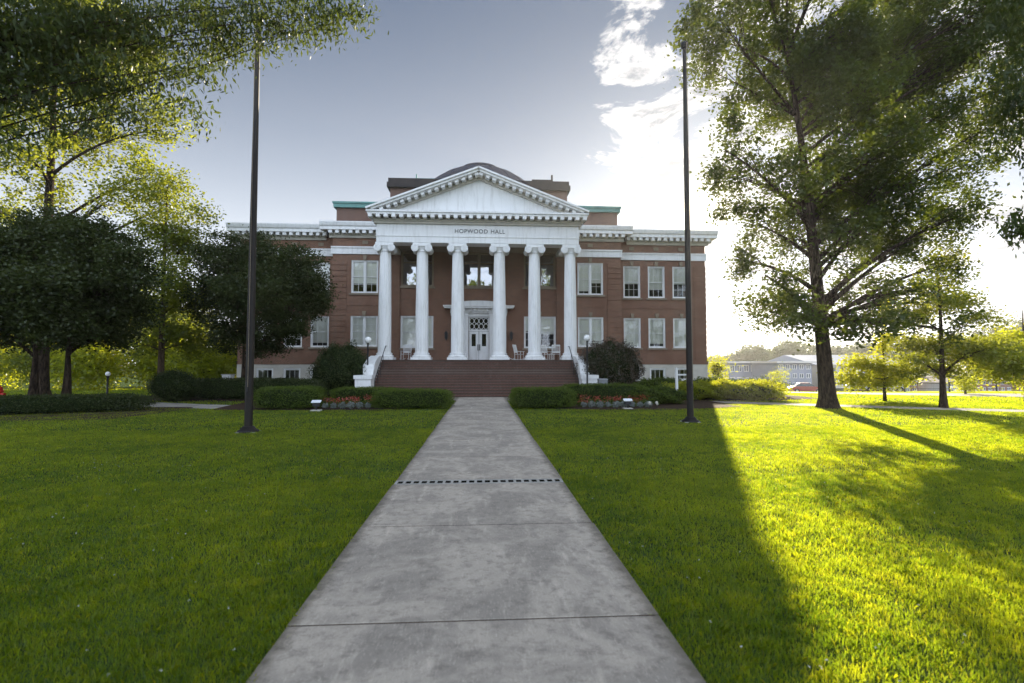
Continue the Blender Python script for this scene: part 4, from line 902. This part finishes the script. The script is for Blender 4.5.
# white plinth left of the wing
p = at(228, 385, Y=34); root = empty('transformer_cabinet', (p.x, p.y, 0), 'small white cabinet beside the left end of the hall', 'cabinet')
b = MB(); b.box(-.28, .28, -.25, .25, .1, 1.35); b.build('housing', M['white'], root); b = MB(); b.box(-.34, .34, -.3, .3, 0, .1); b.box(-.32, .32, -.29, .29, 1.35, 1.4); b.build('lid', M['stone'], root)

# ------------------------------------------------------------------ background left: sunlit bushes and trees
bushes = [(-22, 41, 2.4, 3.6, 'leaf_lime'), (-26, 43, 3.0, 4.4, 'leaf_lime'), (-31, 42, 3.2, 4.6, 'leaf_lime'), (-36, 44, 3.4, 5.0, 'leaf_light'), (-42, 46, 3.6, 5.4, 'leaf_lime'), (-48, 47, 3.8, 5.0, 'leaf_light'), (-23, 48, 3.0, 5.4, 'leaf_light'), (-29, 50, 3.8, 7.0, 'leaf_light')]
bl = ['bright yellow green bush next to the left end of the hall', 'large lime bush left of the airy tree trunk', 'broad lime bush behind the forked domed tree', 'tall light green bush behind the domed trees', 'lime bush glowing between the domed tree trunks', 'pale green bush at the far left edge', 'light green bush far behind the cabinet', 'tallest light green bush in the left background']
for i, (x, y, r_, h, m) in enumerate(bushes):
    shrub('bush', bl[i], (x, y), r_, r_*.8, h, m, 9000, .24, 100+i, lump=.35, core=.3, cat='bush', group='sunlit bushes left of the hall')
k = 0
for i, (x, y, h, w) in enumerate(((-66, 112, 17, 8), (-84, 116, 19, 9), (-104, 112, 20, 10), (-50, 125, 15, 8), (-128, 118, 22, 11))):
    lb = [(w*.5*math.cos(a), w*.5*math.sin(a), h*.62+.12*h*math.sin(a*2), w*.55, h*.25) for a in np.linspace(0, 5.2, 6)]+[(0, 0, h*.85, w*.5, h*.16), (0, 0, h*.35, w*.6, h*.15)]
    tree('background_tree', ['round green tree in the far left background', 'broad green tree far behind the domed trees', 'large green tree far off at the left', 'low green tree seen past the left end of the hall', 'outermost large tree in the left background'][i], (x, y), .3, h*.8, lb, 220, 90, .6, 'leaf_light', seed=120+i, sig=.6, group='background trees on the left')
for i, (x, y, h, w) in enumerate(((-26, -36, 26, 13), (-3, -44, 22, 10), (22, -38, 27, 13))):  # unseen trees added behind the camera so the porch windows reflect foliage
    lb = [(w*.5*math.cos(a), w*.5*math.sin(a), h*.62+.12*h*math.sin(a*2), w*.55, h*.25) for a in np.linspace(0, 5.2, 6)]+[(0, 0, h*.85, w*.5, h*.16), (0, 0, h*.4, w*.6, h*.15)]
    tree('street_tree', ['round tree across the street mirrored in the left porch windows', 'smaller tree across the street on the line of the walk', 'round tree across the street mirrored in the right windows'][i], (x, y), .3, h*.8, lb, 200, 75, .7, 'leaf_light', seed=220+i, sig=.9, group='trees across the street')
# ------------------------------------------------------------------ background right: distant trees, school, houses, cars, fence
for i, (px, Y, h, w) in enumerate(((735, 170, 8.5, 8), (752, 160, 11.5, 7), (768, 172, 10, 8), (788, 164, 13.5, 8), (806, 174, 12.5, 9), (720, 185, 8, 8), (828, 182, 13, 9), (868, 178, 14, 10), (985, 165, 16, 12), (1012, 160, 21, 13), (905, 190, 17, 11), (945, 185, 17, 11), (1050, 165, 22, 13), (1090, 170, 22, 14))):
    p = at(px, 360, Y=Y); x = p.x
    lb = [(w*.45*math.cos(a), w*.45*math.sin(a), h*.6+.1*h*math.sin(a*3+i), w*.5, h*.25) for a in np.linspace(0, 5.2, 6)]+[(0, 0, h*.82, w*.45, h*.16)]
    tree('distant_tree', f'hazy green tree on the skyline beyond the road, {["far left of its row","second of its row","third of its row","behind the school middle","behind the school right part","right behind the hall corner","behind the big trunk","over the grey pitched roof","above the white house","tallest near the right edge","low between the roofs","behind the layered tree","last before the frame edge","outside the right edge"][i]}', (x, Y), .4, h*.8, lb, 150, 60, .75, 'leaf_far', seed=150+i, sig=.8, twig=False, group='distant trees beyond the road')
wall_g = simple('grey_panel', (.22, .25, .32), .6, .05, .5); wall_w = simple('pale_panel', (.55, .54, .52), .6, .05, .5); roof_b = simple('blue_grey_roof', (.28, .33, .42), .5, .05, .3)
bk = brick_mat('far_brick', (.30, .13, .09), (.24, .10, .075), (.3, .25, .2)); glassd = simple('far_glass', (.10, .13, .17), .15, .1, .5, .8)
def bld(name, label, px0, px1, pyt, Y, wallm, roofm, roof='flat', storeys=2, depth=14, nwin=5, gz_=None):
    x0, x1 = at(px0, 380, Y=Y).x, at(px1, 380, Y=Y).x; zt = at((px0+px1)/2, pyt, Y=Y).z; cx = (x0+x1)/2; zb = float(gz(cx, Y))-.1
    root = empty(name, (cx, Y, zb), label, 'building'); H = zt-zb; w = (x1-x0)/2
    body = H if roof == 'flat' else H*.68
    holes = []; sh = body/storeys
    for s in range(storeys):
        for k in range(nwin):
            c = -w+(k+.5)*2*w/nwin; ww = 2*w/nwin*.32; holes.append((c-ww, c+ww, s*sh+sh*.3, s*sh+sh*.82))
    b = MB(); wall(b, -w, w, 0, body, 0, holes, .3); b.box(-w, -w+.3, .3, depth, 0, body); b.box(w-.3, w, .3, depth, 0, body); b.box(-w+.3, w-.3, depth-.3, depth, 0, body); b.build('wall', wallm, root)
    b = MB(); b.box(-w+.3, w-.3, 1.5, 1.7, 0, body-.2); b.build('interior', M['room'], root)
    b = MB()
    if roof == 'flat': b.box(-w-.7, w+.7, -.9, depth+.7, body, body+.35)
    elif roof == 'gable': b.prism([(-w-.5, body), (w+.5, body), (w*.0, H)], 'y', -.5, depth+.5)
    else: b.prism([(-.8, body), (depth+.8, body), (depth/2, H)], 'x', -w-.6, w+.6)
    b.build('roof', roofm, root)
    for h in holes:
        b = MB(); b.box(h[0], h[1], .02, .1, h[2], h[2]+.08); b.box(h[0], h[1], .02, .1, h[3]-.08, h[3]); cx_ = (h[0]+h[1])/2
        for q in (h[0]+.04, cx_, h[1]-.04): b.box(q-.04, q+.04, .02, .1, h[2]+.08, h[3]-.08)
        f = b.build('window', M['white'], root); b = MB(); b.add([(h[0], .12, h[2]), (h[1], .12, h[2]), (h[1], .12, h[3]), (h[0], .12, h[3])], [(0, 1, 2, 3)]); b.build('pane', glassd, f)
    return root
bld('school_building', 'grey flat roofed school block nearest the hall corner', 729, 757, 363, 110, wall_g, wall_w, 'flat', 2, 14, 4)
bld('school_building', 'low pale link between the two grey school blocks', 758, 776, 371, 113, wall_w, wall_w, 'flat', 1, 12, 4)
bld('school_building', 'grey flat roofed school block just left of the big trunk', 778, 812, 363, 100, wall_g, wall_w, 'flat', 3, 16, 5)
bld('school_building', 'long low building with blue grey pitched roof behind the big trunk', 818, 910, 354, 104, wall_w, roof_b, 'long', 2, 22, 9)
bld('brick_house', 'red brick house behind the slender tree', 890, 918, 377, 84, bk, M['slate'], 'long', 2, 9, 4)
bld('brick_house', 'red brick house left of the layered tree trunk', 921, 943, 376, 88, bk, M['slate'], 'gable', 2, 10, 3)
bld('white_house', 'small white gabled house right of the layered tree trunk', 948, 968, 378, 80, M['white'], M['slate'], 'gable', 2, 9, 3)
bld('brick_house', 'wide red brick house near the right edge', 974, 1012, 374, 84, bk, M['slate'], 'long', 2, 10, 6)
bld('brick_house', 'red brick house at the right edge', 1018, 1060, 372, 86, bk, M['slate'], 'long', 2, 10, 5)
# blue construction panel wall below the first block
p0, p1 = at(716, 380, Y=88).x, at(768, 380, Y=88).x; zc_ = float(gz(p0, 88))
b = MB(); b.box(p0, p1, 88, 88.3, zc_, at(740, 378, Y=88).z); o = b.build('panel_wall', simple('blue_panel', (.10, .15, .30), .6, .05, .5)); tag(o, 'long low blue wall in front of the grey school block', 'wall')
carp = {}
def car(px, Y, col, label, rz):
    p = at(px, 390, Y=Y); z = float(gz(p.x, Y))+.03; root = empty('parked_car', (p.x, Y, z), label, 'car', 'cars on the far road'); root.rotation_euler = (0, 0, rz)
    cm = simple('car_paint', col, .3, .02, 1.0, .6)
    prof = [(-2.2, .35), (-2.25, .75), (-1.9, .92), (-1.35, .98), (1.0, .98), (1.9, .85), (2.2, .65), (2.2, .35)]
    b = MB(); b.prism(prof, 'y', -.85, .85); b.prism([(-1.5, .98), (-1.0, 1.42), (.35, 1.45), (1.05, .98)], 'y', -.7, .7, 1); b.prism([(-1.02, 1.42), (-.95, 1.47), (.3, 1.49), (.36, 1.45)], 'y', -.68, .68); b.build('body', [cm, glassd], root)
    for sx in (-1.35, 1.35):
        for sy in (-.8, .8):
            b = MB(); b.tube([(sx, sy-.1, .32), (sx, sy+.1, .32)], .32, 16); b.tube([(sx, sy-.11, .32), (sx, sy+.11, .32)], .18, 12, 1); b.build('wheel', [M['black'], M['stone']], root)
car(868, 58, (.6, .62, .65), 'silver car on the far road left of the slender trunk', R(-32)); car(884, 55, (.5, .5, .52), 'grey car on the far road behind the slender tree', R(-32)); car(742, 75, (.65, .65, .66), 'white car parked before the school near the hall corner', R(-10)); car(806, 70, (.35, .06, .05), 'dark red car parked near the big tree trunk', R(-20))
# fence along the road: one thing, posts and rails
fr_ = empty('road_fence', (38, 38, float(gz(38, 38))), 'thin dark fence with posts along the road at right', 'fence'); b = MB()
fx = [(30+i*2.6, 42.5-i*1.35) for i in range(18)]
for x, y in fx:
    z = float(gz(x, y)); q = MB(); q.box(x-.04, x+.04, y-.04, y+.04, z, z+1.25); q.build('post', M['black'], fr_, fr_.location)
for i in range(len(fx)-1):
    (x0, y0), (x1, y1) = fx[i], fx[i+1]
    for h in (.3, .75, 1.2): b.tube([(x0, y0, float(gz(x0, y0))+h), (x1, y1, float(gz(x1, y1))+h)], .018, 4)
b.build('rails', M['black'], fr_, fr_.location)

# ------------------------------------------------------------------ lawn grass
def lawn():
    r = np.random.default_rng(5)
    P = []; Hh = []; Wd = []
    RD = np.array([rp(705, 391), rp(800, 393), rp(900, 396), rp(1000, 398), rp(1120, 400)]); PR = np.array(path_r); PL = np.array(path_l)
    def near_path(x, y, pts, w):
        m = np.zeros(len(x), bool)
        for (a, b_) in zip(pts[:-1], pts[1:]):
            d = b_-a; t = np.clip(((x-a[0])*d[0]+(y-a[1])*d[1])/(d@d), 0, 1); m |= np.hypot(x-a[0]-t*d[0], y-a[1]-t*d[1]) < w
        return m
    for y0, y1, dens, h, w in ((1.6, 5, 5200, .055, .0048), (5, 9, 3300, .052, .0058), (9, 16, 1500, .05, .009), (16, 26, 420, .05, .018), (26, 44, 90, .07, .04)):
        xl, xr = -(y1*1.02+2.5), y1*1.25+2.5; n = int((xr-xl)*(y1-y0)*dens)
        x = r.uniform(xl, xr, n); y = r.uniform(y0, y1, n); 
        ok = (x > -(y*1.0+2.2)) & (x < y*1.22+2.2)
        j = r.normal(0, .02, n); ok &= ~((x > WX0+.012+j) & (x < WX1-.012+j) & (y < 31))
        ok &= ~near_path(x, y, RD, 3.3) & ~near_path(x, y, PR, .78) & ~near_path(x, y, PL, 1.1)
        for cx, cy, rx, ry in ((-7.4, 27.0, 5.2, 4.2), (7.2, 26.4, 5.2, 4.0), (-16.5, 33, 5.2, 4.2), (14, 32.5, 6.3, 4.8)):
            ok &= ~((np.abs((x-cx)/rx)**4+np.abs((y-cy)/ry)**4) < 1)
        ok &= ~((y > 28.2) & (np.abs(x) < 5)) & ~((y > 34) & (np.abs(x) < 20))
        x, y = x[ok], y[ok]; cl = np.sin(x*2.1+1.3*np.sin(y*1.7))*np.cos(y*2.3+np.sin(x*1.1)); cl2 = np.sin(x*9+2*np.sin(y*7))*np.cos(y*8+x*3)
        P.append(np.stack([x, y, gz(x, y)-.015], 1)); Hh.append(h*(1+.2*cl+.25*cl2)*r.uniform(.55, 1.3, len(x))); Wd.append(np.full(len(x), w)*r.uniform(.7, 1.3, len(x)))
    P = np.concatenate(P); h = np.concatenate(Hh)[:, None]; w = np.concatenate(Wd)[:, None]; n = len(P)
    a = r.uniform(0, 2*np.pi, n); wd = np.stack([np.cos(a), np.sin(a), 0*a], 1)*w*.5
    la = r.uniform(0, 2*np.pi, n); lm = r.uniform(.1, .9, n)[:, None]; ln = np.stack([np.cos(la), np.sin(la), 0*la], 1)*h*lm
    up = np.zeros((n, 3)); up[:, 2:] = h
    mid = P+ln*.3+up*.6; tip = P+ln*1.0+up*(1-.25*lm)
    V = np.stack([P-wd, P+wd, mid+wd*.75, tip, mid-wd*.75], 1).reshape(-1, 3)
    o = np_mesh('lawn_grass', V, 5, M['grass'], r.random(n)); tag(o, kind='stuff', label='mown green lawn grass on both sides of the walk', cat='grass')
    print('grass blades', n)
    # clover blossoms
    n = 900; x = r.uniform(-14, 14, n); y = 2.5+12*r.random(n)**1.3; ok = ((x < WX0-.1) | (x > WX1+.1)) & (np.abs(x) < y*1.1+2); ok &= (np.sin(x*1.3+1)*np.cos(y*.9) > -.1)
    c = np.stack([x[ok], y[ok], np.full(ok.sum(), .055)], 1); q = np.repeat(c, 7, 0)+r.normal(0, .004, (len(c)*7, 3))
    o = leaves_mesh('clover', q, .010, M['clover'], None, 77); tag(o, kind='stuff', label='tiny white clover blossoms scattered in the lawn', cat='flowers')
lawn()

# ------------------------------------------------------------------ air
hz_m, hnt, ho = newmat('haze'); v = hnt.nodes.new('ShaderNodeVolumePrincipled'); v.inputs['Color'].default_value = (.97, .97, 1, 1)
v.inputs['Density'].default_value = 0.00028; v.inputs['Anisotropy'].default_value = 0.6; hnt.links.new(v.outputs[0], ho.inputs['Volume'])
b = MB(); b.box(-950, 950, -320, 2050, -5, 45); b.build('haze', hz_m, kind='stuff')
